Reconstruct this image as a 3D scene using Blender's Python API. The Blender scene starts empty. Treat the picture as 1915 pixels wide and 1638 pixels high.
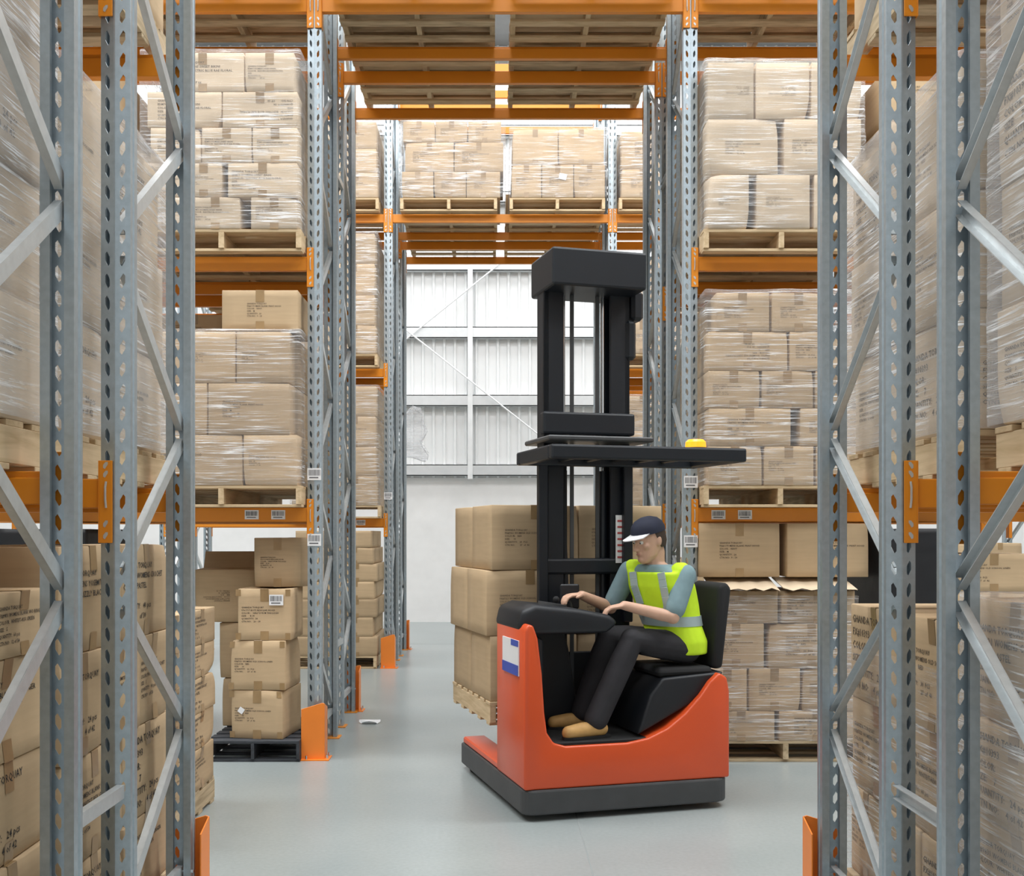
import bpy, bmesh, math, random
from mathutils import Vector, Matrix, noise
R = math.radians
random.seed(7)
C = bpy.context.scene.collection

# ------------------------------------------------------------------ camera model (metres; +Y away from the camera, eye at 1.6 m)
F, CX, CY, EYE = 2000.0, 930.0, 999.0, 1.6
def PX(px, Y): return (px - CX) * Y / F
def PZ(py, Y): return EYE - (py - CY) * Y / F

# ------------------------------------------------------------------ object helpers
def link(o, parent=None):
    C.objects.link(o)
    if parent is not None: o.parent = parent
    return o
def tag(o, label=None, cat=None, group=None, kind=None):
    if label: o['label'] = label
    if cat: o['category'] = cat
    if group: o['group'] = group
    if kind: o['kind'] = kind
    return o
def empty(name, loc=(0, 0, 0), rz=0.0):
    o = bpy.data.objects.new(name, None); link(o)
    o.location = loc; o.rotation_euler = (0, 0, rz); o.empty_display_size = 0.1
    return o
def put(name, mesh, parent=None, loc=(0, 0, 0), rot=(0, 0, 0)):
    o = bpy.data.objects.new(name, mesh); link(o, parent)
    o.location = loc; o.rotation_euler = rot
    return o
def copy_tree(o, parent=None):
    c = o.copy(); link(c, parent)
    for ch in o.children: copy_tree(ch, c)
    return c

class MB:
    """collects shapes into one mesh"""
    def __init__(s): s.v = []; s.f = []; s.m = []
    def add(s, vs, fs, mi=0):
        b = len(s.v); s.v += [Vector(p) for p in vs]
        s.f += [tuple(b + i for i in f) for f in fs]; s.m += [mi] * len(fs)
        return s
    def box(s, x0, x1, y0, y1, z0, z1, mi=0):
        return s.add([(x0,y0,z0),(x1,y0,z0),(x1,y1,z0),(x0,y1,z0),(x0,y0,z1),(x1,y0,z1),(x1,y1,z1),(x0,y1,z1)],
              [(0,3,2,1),(4,5,6,7),(0,1,5,4),(1,2,6,5),(2,3,7,6),(3,0,4,7)], mi)
    def bar(s, a, b, w, h, up=(1, 0, 0), mi=0, off=(0, 0)):
        """rectangular bar from a to b; w across (up direction), h the other way"""
        a = Vector(a); b = Vector(b); d = (b - a).normalized(); u = Vector(up)
        u = (u - d * u.dot(d)).normalized(); t = d.cross(u)
        o = u * off[0] + t * off[1]
        vs = []
        for p in (a, b):
            for i, j in ((-1,-1),(1,-1),(1,1),(-1,1)): vs.append(p + o + u * (i * w / 2) + t * (j * h / 2))
        return s.add(vs, [(0,3,2,1),(4,5,6,7),(0,1,5,4),(1,2,6,5),(2,3,7,6),(3,0,4,7)], mi)
    def prism(s, poly, a, b, axis='y', mi=0):
        """extrude a 2D polygon along an axis: poly (x,z) for y, (x,y) for z, (y,z) for x"""
        n = len(poly)
        def P(p, t): return {'y': (p[0], t, p[1]), 'z': (p[0], p[1], t), 'x': (t, p[0], p[1])}[axis]
        vs = [P(p, a) for p in poly] + [P(p, b) for p in poly]
        fs = [tuple(range(n - 1, -1, -1)), tuple(range(n, 2 * n))] + [(i, (i + 1) % n, n + (i + 1) % n, n + i) for i in range(n)]
        return s.add(vs, fs, mi)
    def tube(s, pts, r, n=10, mi=0, caps=True):
        pts = [Vector(p) for p in pts]; rs = r if isinstance(r, (list, tuple)) else [r] * len(pts)
        rings = []; prev = None
        for i, p in enumerate(pts):
            d = ((pts[min(i + 1, len(pts) - 1)] - pts[max(i - 1, 0)])).normalized()
            if prev is None: prev = Vector((0, 0, 1)) if abs(d.z) < .9 else Vector((1, 0, 0))
            u = (prev - d * prev.dot(d)).normalized(); prev = u; t = d.cross(u)
            rings.append([p + (u * math.cos(2*math.pi*k/n) + t * math.sin(2*math.pi*k/n)) * rs[i] for k in range(n)])
        return s.loft(rings, mi, caps)
    def loft(s, rings, mi=0, caps=True):
        n = len(rings[0]); vs = [p for r in rings for p in r]; fs = []
        for i in range(len(rings) - 1):
            for k in range(n): fs.append((i*n+k, i*n+(k+1)%n, (i+1)*n+(k+1)%n, (i+1)*n+k))
        if caps: fs += [tuple(range(n-1,-1,-1)), tuple((len(rings)-1)*n+k for k in range(n))]
        return s.add(vs, fs, mi)
    def ball(s, c, rx, ry=None, rz=None, n=12, mi=0, M=None):
        ry = ry or rx; rz = rz or rx; rings = []
        for i in range(1, n // 2 + 2):
            a = math.pi * i / (n // 2 + 2); r = []
            for k in range(n):
                p = Vector((rx*math.sin(a)*math.cos(2*math.pi*k/n), ry*math.sin(a)*math.sin(2*math.pi*k/n), -rz*math.cos(a)))
                r.append(Vector(c) + (M @ p if M else p))
            rings.append(r)
        return s.loft(rings, mi)
    def mesh(s, name, mats, smooth=False, bevel=0.0, seg=1, angle=35):
        me = bpy.data.meshes.new(name); me.from_pydata([tuple(p) for p in s.v], [], s.f)
        for m in (mats if isinstance(mats, (list, tuple)) else [mats]): me.materials.append(m)
        me.polygons.foreach_set('material_index', s.m)
        bm = bmesh.new(); bm.from_mesh(me); bmesh.ops.recalc_face_normals(bm, faces=bm.faces)
        if bevel:
            es = [e for e in bm.edges if len(e.link_faces) == 2 and e.calc_face_angle(0) > R(angle)]
            bmesh.ops.bevel(bm, geom=es, offset=bevel, segments=seg, affect='EDGES', profile=.5, clamp_overlap=True)
        if smooth:
            for f in bm.faces: f.smooth = True
            for e in bm.edges: e.smooth = not (len(e.link_faces) == 2 and e.calc_face_angle(0) > R(40))
        bm.to_mesh(me); bm.free(); me.update()
        return me
    def build(s, name, mats, parent=None, **k): return put(name, s.mesh(name, mats, **k), parent)

# ------------------------------------------------------------------ materials
def mat(name):
    m = bpy.data.materials.new(name); m.use_nodes = True; nt = m.node_tree
    return m, nt, nt.nodes, nt.links, nt.nodes['Principled BSDF']
def simple(name, col, rough=.5, metal=0.0, var=.06, scale=6.0, bump=0.0, emit=None, coat=0.0):
    m, nt, N, L, b = mat(name)
    tc = N.new('ShaderNodeTexCoord'); nz = N.new('ShaderNodeTexNoise'); nz.inputs['Scale'].default_value = scale; nz.inputs['Detail'].default_value = 5
    L.new(tc.outputs['Object'], nz.inputs['Vector'])
    r = N.new('ShaderNodeMapRange'); r.inputs['From Min'].default_value = .25; r.inputs['From Max'].default_value = .75
    r.inputs['To Min'].default_value = 1 - var; r.inputs['To Max'].default_value = 1 + var
    L.new(nz.outputs['Fac'], r.inputs['Value'])
    mx = N.new('ShaderNodeMix'); mx.data_type = 'RGBA'; mx.blend_type = 'MULTIPLY'; mx.inputs['Factor'].default_value = 1
    mx.inputs['A'].default_value = (*col, 1); L.new(r.outputs['Result'], mx.inputs['B']); L.new(mx.outputs['Result'], b.inputs['Base Color'])
    b.inputs['Roughness'].default_value = rough; b.inputs['Metallic'].default_value = metal
    if coat: b.inputs['Coat Weight'].default_value = coat; b.inputs['Coat Roughness'].default_value = .15
    if bump:
        bp = N.new('ShaderNodeBump'); bp.inputs['Strength'].default_value = bump; bp.inputs['Distance'].default_value = .01
        L.new(nz.outputs['Fac'], bp.inputs['Height']); L.new(bp.outputs['Normal'], b.inputs['Normal'])
    if emit: b.inputs['Emission Color'].default_value = (*emit[0], 1); b.inputs['Emission Strength'].default_value = emit[1]
    return m
def kraft(name, col, var=.13):
    m, nt, N, L, b = mat(name)
    tc = N.new('ShaderNodeTexCoord'); oi = N.new('ShaderNodeObjectInfo')
    mp = N.new('ShaderNodeMapping'); mp.inputs['Scale'].default_value = (2, 2, 22); L.new(tc.outputs['Object'], mp.inputs['Vector'])
    n1 = N.new('ShaderNodeTexNoise'); n1.inputs['Scale'].default_value = 2.2; n1.inputs['Detail'].default_value = 6; L.new(mp.outputs['Vector'], n1.inputs['Vector'])
    n2 = N.new('ShaderNodeTexNoise'); n2.inputs['Scale'].default_value = 5; L.new(tc.outputs['Object'], n2.inputs['Vector'])
    a = N.new('ShaderNodeMath'); a.operation = 'MULTIPLY_ADD'; a.inputs[1].default_value = var * 2; a.inputs[2].default_value = 1 - var * 1.0; L.new(oi.outputs['Random'], a.inputs[0])
    c1 = N.new('ShaderNodeMapRange'); c1.inputs['To Min'].default_value = .9; c1.inputs['To Max'].default_value = 1.1; L.new(n1.outputs['Fac'], c1.inputs['Value'])
    c2 = N.new('ShaderNodeMapRange'); c2.inputs['To Min'].default_value = .9; c2.inputs['To Max'].default_value = 1.1; L.new(n2.outputs['Fac'], c2.inputs['Value'])
    p1 = N.new('ShaderNodeMath'); p1.operation = 'MULTIPLY'; L.new(a.outputs[0], p1.inputs[0]); L.new(c1.outputs['Result'], p1.inputs[1])
    p2 = N.new('ShaderNodeMath'); p2.operation = 'MULTIPLY'; L.new(p1.outputs[0], p2.inputs[0]); L.new(c2.outputs['Result'], p2.inputs[1])
    mx = N.new('ShaderNodeMix'); mx.data_type = 'RGBA'; mx.blend_type = 'MULTIPLY'; mx.inputs['Factor'].default_value = 1
    mx.inputs['A'].default_value = (*col, 1); L.new(p2.outputs[0], mx.inputs['B']); L.new(mx.outputs['Result'], b.inputs['Base Color'])
    b.inputs['Roughness'].default_value = .72; b.inputs['Specular IOR Level'].default_value = .3
    bp = N.new('ShaderNodeBump'); bp.inputs['Strength'].default_value = .12; bp.inputs['Distance'].default_value = .01
    L.new(n2.outputs['Fac'], bp.inputs['Height']); L.new(bp.outputs['Normal'], b.inputs['Normal'])
    return m
def wood(name, col, dark, sc=(1.5, 9, 14)):
    m, nt, N, L, b = mat(name)
    tc = N.new('ShaderNodeTexCoord'); oi = N.new('ShaderNodeObjectInfo')
    ad = N.new('ShaderNodeVectorMath'); L.new(tc.outputs['Object'], ad.inputs[0]); L.new(oi.outputs['Random'], ad.inputs[1])
    mp = N.new('ShaderNodeMapping'); mp.inputs['Scale'].default_value = sc; L.new(ad.outputs[0], mp.inputs['Vector'])
    n1 = N.new('ShaderNodeTexNoise'); n1.inputs['Scale'].default_value = 3; n1.inputs['Detail'].default_value = 7; n1.inputs['Distortion'].default_value = .6; L.new(mp.outputs['Vector'], n1.inputs['Vector'])
    cr = N.new('ShaderNodeValToRGB'); e = cr.color_ramp.elements; e[0].position = .3; e[0].color = (*dark, 1); e[1].position = .62; e[1].color = (*col, 1)
    L.new(n1.outputs['Fac'], cr.inputs['Fac']); L.new(cr.outputs['Color'], b.inputs['Base Color'])
    b.inputs['Roughness'].default_value = .75
    bp = N.new('ShaderNodeBump'); bp.inputs['Strength'].default_value = .1; bp.inputs['Distance'].default_value = .005
    L.new(n1.outputs['Fac'], bp.inputs['Height']); L.new(bp.outputs['Normal'], b.inputs['Normal'])
    return m
def film_mat(name, tint=(.93, .94, .96), lo=.08, hi=.85, tilt=.16):
    m, nt, N, L, b = mat(name); out = N['Material Output']
    tc = N.new('ShaderNodeTexCoord'); oi = N.new('ShaderNodeObjectInfo')
    ad = N.new('ShaderNodeVectorMath'); L.new(tc.outputs['Object'], ad.inputs[0])
    ml = N.new('ShaderNodeMath'); ml.operation = 'MULTIPLY'; ml.inputs[1].default_value = 17; L.new(oi.outputs['Random'], ml.inputs[0]); L.new(ml.outputs[0], ad.inputs[1])
    def streak(rx, ry, sc, zs):
        mp = N.new('ShaderNodeMapping'); mp.inputs['Rotation'].default_value = (rx, ry, 0); mp.inputs['Scale'].default_value = (1.1, 1.1, zs); L.new(ad.outputs[0], mp.inputs['Vector'])
        n = N.new('ShaderNodeTexNoise'); n.inputs['Scale'].default_value = sc; n.inputs['Detail'].default_value = 5; n.inputs['Roughness'].default_value = .6; n.inputs['Distortion'].default_value = .25
        L.new(mp.outputs['Vector'], n.inputs['Vector']); return n
    s1 = streak(tilt, tilt, 2.4, 42); s2 = streak(-tilt * .6, -tilt * .8, 3, 26)  # diffuse white streaks painted into the mix as highlights on the film
    big = N.new('ShaderNodeTexNoise'); big.inputs['Scale'].default_value = 2.6; big.inputs['Detail'].default_value = 2; L.new(ad.outputs[0], big.inputs['Vector'])
    mxs = N.new('ShaderNodeMath'); mxs.operation = 'MAXIMUM'; L.new(s1.outputs['Fac'], mxs.inputs[0]); L.new(s2.outputs['Fac'], mxs.inputs[1])
    r1 = N.new('ShaderNodeMapRange'); r1.inputs['From Min'].default_value = .55; r1.inputs['From Max'].default_value = .67; r1.inputs['To Min'].default_value = 0; r1.inputs['To Max'].default_value = 1; L.new(mxs.outputs[0], r1.inputs['Value'])
    r2 = N.new('ShaderNodeMapRange'); r2.inputs['From Min'].default_value = .36; r2.inputs['From Max'].default_value = .62; r2.inputs['To Min'].default_value = .12; r2.inputs['To Max'].default_value = 1; L.new(big.outputs['Fac'], r2.inputs['Value'])
    pr = N.new('ShaderNodeMath'); pr.operation = 'MULTIPLY'; L.new(r1.outputs['Result'], pr.inputs[0]); L.new(r2.outputs['Result'], pr.inputs[1])
    fr = N.new('ShaderNodeLayerWeight'); fr.inputs['Blend'].default_value = .25
    f1 = N.new('ShaderNodeMath'); f1.operation = 'MULTIPLY_ADD'; f1.inputs[1].default_value = hi; f1.inputs[2].default_value = lo; L.new(pr.outputs[0], f1.inputs[0])
    f2 = N.new('ShaderNodeMath'); f2.operation = 'MULTIPLY_ADD'; f2.inputs[1].default_value = .16; L.new(fr.outputs['Fresnel'], f2.inputs[0]); L.new(f1.outputs[0], f2.inputs[2]); f2.use_clamp = True
    bp = N.new('ShaderNodeBump'); bp.inputs['Strength'].default_value = .65; bp.inputs['Distance'].default_value = .012; L.new(mxs.outputs[0], bp.inputs['Height'])
    b.inputs['Base Color'].default_value = (*tint, 1); b.inputs['Roughness'].default_value = .16; b.inputs['Specular IOR Level'].default_value = .9
    L.new(bp.outputs['Normal'], b.inputs['Normal'])
    tr = N.new('ShaderNodeBsdfTransparent'); tr.inputs['Color'].default_value = (.98, .98, .985, 1)
    mx = N.new('ShaderNodeMixShader'); L.new(f2.outputs[0], mx.inputs['Fac']); L.new(tr.outputs[0], mx.inputs[1]); L.new(b.outputs[0], mx.inputs[2]); L.new(mx.outputs[0], out.inputs['Surface'])
    return m

M = {}
M['kraft'] = kraft('kraft_cardboard', (.49, .355, .215))
M['kraft_pale'] = kraft('pale_kraft_cardboard', (.58, .46, .325))
M['tape'] = simple('brown_packing_tape', (.33, .215, .105), .28, var=.1, scale=14)
M['ink'] = simple('black_print', (.03, .027, .024), .7)
M['ink_soft'] = simple('faded_black_print', (.10, .075, .05), .7)
M['pine'] = wood('pine_boards', (.66, .50, .31), (.50, .36, .20))
M['oldpine'] = wood('weathered_boards', (.60, .47, .30), (.36, .27, .16))
M['blackwood'] = wood('black_painted_boards', (.045, .05, .06), (.02, .022, .026))
for k_, c_, d_ in (('pine', (.66, .50, .31), (.50, .36, .20)), ('oldpine', (.60, .47, .30), (.36, .27, .16)), ('blackwood', (.045, .05, .06), (.02, .022, .026))):
    M[k_ + '_stringer'] = wood(k_ + '_stringer', c_, d_, (9, 1.2, 12))
M['steel'] = simple('galvanized_steel', (.43, .495, .54), .38, .75, var=.10, scale=40, bump=.04)
M['steel2'] = simple('galvanized_channel', (.58, .61, .62), .38, .6, var=.08, scale=30, bump=.03)
M['orange'] = simple('orange_powder_coat', (.74, .25, .012), .40, var=.05, scale=3)
M['guard'] = simple('orange_guard_paint', (.86, .24, .03), .38, var=.06, scale=5)
M['white'] = simple('white_paper', (.84, .84, .85), .6, var=.02)
M['bars'] = simple('barcode_print', (.12, .12, .13), .6)
M['film'] = film_mat('clear_stretch_film')
M['film_heavy'] = film_mat('cloudy_stretch_film', lo=.22, hi=.9, tilt=.32)
M['film_black'] = simple('black_stretch_film', (.006, .006, .008), .55, var=.2, bump=.3)
M['red'] = simple('truck_red_paint', (.68, .085, .02), .34, var=.03, scale=3, coat=.2)
M['dark'] = simple('truck_dark_plastic', (.008, .010, .014), .5, var=.1)
M['mast'] = simple('mast_black_steel', (.006, .009, .014), .45, .0, var=.1)
M['grey'] = simple('truck_grey_steel', (.065, .067, .07), .5, .2, var=.12)
M['rubber'] = simple('black_rubber', (.009, .009, .010), .8)
M['chrome'] = simple('hydraulic_chrome', (.75, .77, .8), .15, 1.0, var=.02)
M['amber'] = simple('amber_lens', (.95, .35, .02), .25, emit=((1, .30, .01), .9))
M['blue'] = simple('blue_print', (.05, .09, .45), .5)
M['skin'] = simple('skin', (.62, .38, .27), .5, var=.06, scale=20)
M['vest'] = simple('hi_vis_yellow_fabric', (.58, .84, .02), .75, var=.06, scale=16, bump=.2)
M['silver'] = simple('reflective_tape', (.42, .52, .52), .35, .3, var=.05)
M['shirt'] = simple('grey_blue_cotton', (.20, .30, .33), .85, var=.1, scale=20)
M['navy'] = simple('navy_fabric', (.018, .022, .045), .8, var=.15, scale=20)
M['trousers'] = simple('charcoal_trousers', (.022, .021, .025), .85, var=.25, scale=9, bump=.4)
M['boot'] = simple('tan_work_boot', (.52, .30, .10), .65, var=.15, scale=20)
M['hair'] = simple('dark_brown_hair', (.05, .03, .02), .6)
M['eye'] = simple('eye_white', (.75, .73, .7), .25); M['lip'] = simple('lips', (.48, .22, .18), .5); M['iris'] = simple('dark_iris', (.03, .02, .015), .2)
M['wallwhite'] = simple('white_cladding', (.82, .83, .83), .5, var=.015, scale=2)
M['concrete'] = simple('painted_precast_concrete', (.86, .85, .84), .8, var=.05, scale=3, bump=.05)
M['ceil'] = simple('ceiling_lining', (.30, .30, .30), .8)
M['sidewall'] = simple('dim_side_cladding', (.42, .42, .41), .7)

# floor: sealed grey-green concrete with joints and wear
def floor_mat():
    m, nt, N, L, b = mat('sealed_concrete_floor')
    tc = N.new('ShaderNodeTexCoord')
    n1 = N.new('ShaderNodeTexNoise'); n1.inputs['Scale'].default_value = .9; n1.inputs['Detail'].default_value = 6; n1.inputs['Roughness'].default_value = .55; L.new(tc.outputs['Object'], n1.inputs['Vector'])
    n2 = N.new('ShaderNodeTexNoise'); n2.inputs['Scale'].default_value = 45; n2.inputs['Detail'].default_value = 4; L.new(tc.outputs['Object'], n2.inputs['Vector'])
    cr = N.new('ShaderNodeValToRGB'); e = cr.color_ramp.elements; e[0].position = .3; e[0].color = (.265, .300, .300, 1); e[1].position = .7; e[1].color = (.325, .355, .350, 1); L.new(n1.outputs['Fac'], cr.inputs['Fac'])
    c2 = N.new('ShaderNodeMapRange'); c2.inputs['From Min'].default_value = .3; c2.inputs['From Max'].default_value = .7; c2.inputs['To Min'].default_value = .93; c2.inputs['To Max'].default_value = 1.06; L.new(n2.outputs['Fac'], c2.inputs['Value'])
    mx = N.new('ShaderNodeMix'); mx.data_type = 'RGBA'; mx.blend_type = 'MULTIPLY'; mx.inputs['Factor'].default_value = 1
    L.new(cr.outputs['Color'], mx.inputs['A']); L.new(c2.outputs['Result'], mx.inputs['B']); L.new(mx.outputs['Result'], b.inputs['Base Color'])
    rr = N.new('ShaderNodeMapRange'); rr.inputs['To Min'].default_value = .27; rr.inputs['To Max'].default_value = .31; L.new(n1.outputs['Fac'], rr.inputs['Value']); L.new(rr.outputs['Result'], b.inputs['Roughness'])
    return m
M['floor'] = floor_mat()

# ------------------------------------------------------------------ setting
WALL_Y = 19.5
def struct(o): return tag(o, kind='structure')
struct(MB().box(-14, 14, -6, WALL_Y, -.12, 0).build('floor', M['floor']))
mb = MB()
for x in (.45, -8.2, 8.6): mb.box(x - .003, x + .003, -6, WALL_Y - .2, 0.0, .0008)
for y in (4.95, 15.6): mb.box(-14, 14, y - .003, y + .003, 0.0, .0008)
struct(mb.build('floor_joint_line', simple('joint_filler', (.24, .26, .26), .7)))
o = MB().box(-14, 14, WALL_Y, WALL_Y + .2, 0, 2.63).build('wall_back', M['concrete']); struct(o)
mb = MB(); x = -14.0; prof = []
while x < 14:                                                     # trapezoidal ribs, 195 mm pitch
    prof += [(x, 0), (x + .135, 0), (x + .147, -.05), (x + .183, -.05)]; x += .195
vs = [(px, WALL_Y + .02 + py, 2.63) for px, py in prof] + [(px, WALL_Y + .02 + py, 10.5) for px, py in prof]; n = len(prof)
mb.add(vs, [(i, i + 1, n + i + 1, n + i) for i in range(n - 1)])
struct(mb.build('wall_back_cladding', M['wallwhite']))
for k, z in enumerate((2.76, 4.02, 5.25, 6.47, 7.7, 8.9)):
    mb = MB(); mb.box(-14, 14, WALL_Y - .17, WALL_Y - .155, z - .10, z + .10); mb.box(-14, 14, WALL_Y - .17, WALL_Y - .015, z + .085, z + .10); mb.box(-14, 14, WALL_Y - .17, WALL_Y - .015, z - .10, z - .085)
    struct(mb.build('trim_%d' % (k + 1), simple('girt_%d' % k, (.66, .68, .69), .45, .3)))
mb = MB()
for x in (-.49, -4.9, 3.95): mb.box(x - .045, x + .045, WALL_Y - .185, WALL_Y - .172, 2.6, 10.4); mb.box(x - .012, x + .012, WALL_Y - .172, WALL_Y - .016, 2.63, 10.4)
struct(mb.build('trim_7', simple('wall_post_paint', (.78, .79, .79), .5)))
wy = WALL_Y - .22
for k, (lab, a, b) in enumerate((('thin white tension rod rising across the back wall cladding above the girt crossing', (757, 636), (936, 492)),
                  ('thin white tension rod falling across the back wall cladding below the girt crossing', (757, 615), (1010, 815)))):
    wy = WALL_Y - .22 - .05 * k
    o = MB().tube([(PX(a[0], wy), wy, PZ(a[1], wy)), (PX(b[0], wy), wy, PZ(b[1], wy))], .014, 8).build('tension_rod', M['white'], smooth=True); tag(o, lab, 'brace', 'wall bracing rods')
for nm, x in (('wall_left', -14.0), ('wall_right', 14.0)):
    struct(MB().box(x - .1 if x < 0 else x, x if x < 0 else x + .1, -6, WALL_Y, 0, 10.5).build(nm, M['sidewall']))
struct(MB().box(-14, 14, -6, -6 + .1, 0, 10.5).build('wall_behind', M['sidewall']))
struct(MB().box(-14, 14, -6, WALL_Y, 10.5, 10.6).build('ceiling', M['ceil']))

# ------------------------------------------------------------------ pallet racking
# upright section: V-ridged perforated face towards -y, flanges and lips behind it
UH = 7.6
def upright_mesh(h=UH):
    v = []; f = []
    def V(x, y, z): v.append((x, y, z)); return len(v) - 1
    hw, ridge, edge, dep, lip = .05, 0.0, .012, .078, .028
    pitch = .0757; n = int(h / pitch); h = n * pitch
    for s in (-1, 1):
        def P(t, z): return (s * hw * t, ridge + (edge - ridge) * t, z)
        for k in range(n):
            z0, z1 = k * pitch, (k + 1) * pitch; zc = (z0 + z1) / 2
            q = [V(*P(t, z)) for t, z in ((.04, z0), (1, z0), (1, z1), (.04, z1))]
            hx = [V(*P(t, z)) for t, z in ((.34, zc - .018), (.47, zc - .026), (.68, zc - .006), (.68, zc + .018), (.55, zc + .026), (.34, zc + .006))]
            f.append((q[0], q[1], hx[2], hx[1], hx[0])); f.append((q[1], q[2], hx[3], hx[2]))
            f.append((q[2], q[3], hx[5], hx[4], hx[3])); f.append((q[3], q[0], hx[0], hx[5]))
        x = s * hw
        prof = [(x, edge), (x, .030), (x * .87, .035), (x * .87, .047), (x, .05), (x, dep), (x - s * lip, dep), (x - s * lip, dep - .012)]
        a = [V(px, py, 0) for px, py in prof]; b = [V(px, py, h) for px, py in prof]
        for i in range(len(prof) - 1): f.append((a[i], a[i + 1], b[i + 1], b[i]))
    a = [V(-.002, 0, 0), V(.002, 0, 0), V(.002, 0, h), V(-.002, 0, h)]; f.append(tuple(a))
    me = bpy.data.meshes.new('upright'); me.from_pydata(v, [], f); me.materials.append(M['steel'])
    bm = bmesh.new(); bm.from_mesh(me); bmesh.ops.remove_doubles(bm, verts=bm.verts, dist=.0021); bmesh.ops.recalc_face_normals(bm, faces=bm.faces)
    bm.to_mesh(me); bm.free()
    o = bpy.data.objects.new('tmp', me); C.objects.link(o)
    md = o.modifiers.new('s', 'SOLIDIFY'); md.thickness = .0026; md.offset = 0
    bpy.context.view_layer.update()
    r = bpy.data.meshes.new_from_object(o.evaluated_get(bpy.context.evaluated_depsgraph_get())); r.name = 'upright'
    bpy.data.objects.remove(o); return r
UP = upright_mesh()
def channel_mesh(name, a, b):
    mb = MB()                                                       # C section 46 x 26 mm, open side -x
    mb.bar(a, b, .003, .046, (1, 0, 0), off=(.0125, 0)); mb.bar(a, b, .025, .003, (1, 0, 0), off=(0, .0215)); mb.bar(a, b, .025, .003, (1, 0, 0), off=(0, -.0215))
    return mb.mesh(name, M['steel2'])
FD = .81                                                            # frame depth
BASE = MB().box(-.075, .075, -.03, .11, 0, .008).mesh('base_plate', M['orange'], bevel=.002)
def barcode(parent, x, y, z, w, h, facing=-1):
    o = MB().box(-w/2, w/2, 0, .0012, -h/2, h/2).build('barcode_label', M['white'], parent); o.location = (x, y, z)
    o['label'] = 'white barcode sticker'
    mb = MB(); rnd = random.Random(int(abs(x * 999) + z * 777)); t = -w * .42
    while t < w * .40:
        bw = rnd.choice((.0012, .0022, .0032)) * w / .1; mb.box(t, t + bw, -.0009, -.0002, -h * .12, h * .38); t += bw + rnd.choice((.0016, .003)) * w / .1
    mb.box(-w*.36, w*.30, -.0009, -.0002, -h*.34, -h*.24)
    mb.build('barcode', M['bars'], o)
    return o
frame_cache = {}
def rack_frame(x, y, node_z, label, step=1.195):
    r = empty('rack_support', (x, y, 0)); tag(r, label, 'rack frame', 'galvanized upright frames of the pallet racking')
    put('upright', UP, r, (0, 0, .008)); put('upright', UP, r, (0, FD, .008), (0, 0, math.pi))
    put('base_plate', BASE, r); put('base_plate', BASE, r, (0, FD, 0), (0, 0, math.pi))
    key = round(node_z, 3)
    if key not in frame_cache:
        ms = []; y0, y1 = .055, FD - .055
        z = node_z
        while z > .5: z -= step
        zb = z
        k = 0
        while zb + k * step < UH - .3:
            zr = zb + k * step; zf = zr + step / 2
            if zr > .2: ms.append(channel_mesh('brace', (0, y1, zr + .035), (0, y0, zf - .055)))
            if zf < UH - .3 and zf > .15: ms.append(channel_mesh('brace', (.002, y0, zf + .055) if False else (0, y0, zf + .055), (0, y1, zr + step - .035)))
            k += 1
        ms.append(channel_mesh('strut', (0, y0, .21), (0, y1, .21)))
        ms.append(MB().tube([(-.04, y1, .21), (.058, y1, .21)], .008, 8).mesh('bolt', M['chrome']))
        frame_cache[key] = ms
    for m in frame_cache[key]: put(m.name.split('.')[0], m, r)
    return r
XL, XR = -1.31, 1.385
LV = {1: 1.69, 2: 3.49, 3: 5.345, 4: 7.15}                          # beam undersides
LVN = {1: 'first shelf', 2: 'second shelf', 3: 'third shelf', 4: 'top shelf'}
BH = .10
ROWS = [('A', 2.45, 2.613, 'camera-side half', 'front row'), ('B', 3.66, 2.01, 'far half', 'front row'),
        ('C', 7.66, 2.645, 'camera-side half', 'middle row'), ('D', 8.87, 2.07, 'far half', 'middle row'),
        ('E', 12.84, 2.645, 'camera-side half', 'back row'), ('F', 14.05, 2.07, 'far half', 'back row')]
RY = {r[0]: r[1] for r in ROWS}
SIDE = {-1: 'opposite the driver', 1: 'behind the driver', 0: 'bridging the tunnel'}
frames = {}
for nm, y, nz, half, row in ROWS:
    dx = -.02 if nm == 'D' else 0
    for s, x in ((-1, XL), (1, XR)):
        frames[nm, s] = rack_frame(x + dx, y, nz, 'galvanized rack frame at tunnel edge, %s of %s, %s' % (half, row, SIDE[s]))
    if nm in 'EF':
        for s, x in ((-1, XL - 2.7), (1, XR + 2.7)):
            frames[nm, 2 * s] = rack_frame(x, y, nz, 'galvanized rack frame one bay from tunnel, %s of %s, %s' % (half, row, SIDE[s]))
# beams
BL = 2.6
def beam_meshes(L_):
    mb = MB()
    mb.prism([(0, 0), (.045, 0), (.045, BH - .02), (.03, BH - .02), (.03, BH), (0, BH)], -L_/2, L_/2, 'x')
    return mb.mesh('beam_bar', M['orange'], bevel=.004, seg=2)
def connector_mesh():
    mb = MB()
    mb.box(0, .045, -.004, 0, -.12, BH + .062); mb.box(-.004, 0, -.004, .05, -.12, BH + .062)
    return mb.mesh('connector', M['orange'], bevel=.0015)
def slots_mesh():
    mb = MB()
    for z in (-.095, -.055, .115, .145): mb.add([(.014, -.0052, z-.008), (.020, -.0052, z-.012), (.030, -.0052, z+.004), (.030, -.0052, z+.012), (.022, -.0052, z+.012), (.014, -.0052, z+.002)], [(0,1,2,3,4,5)])
    mb.tube([(.024, -.006, 0), (.022, -.009, .03), (.022, -.009, .07), (.024, -.006, .09)], .004, 6)
    return mb.mesh('locking_clip', M['steel2'])
BARM = beam_meshes(BL); CON = connector_mesh(); CLIP = slots_mesh()
CENL = (XR - .05) - (XL + .05)
BARC = beam_meshes(CENL)
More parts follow.
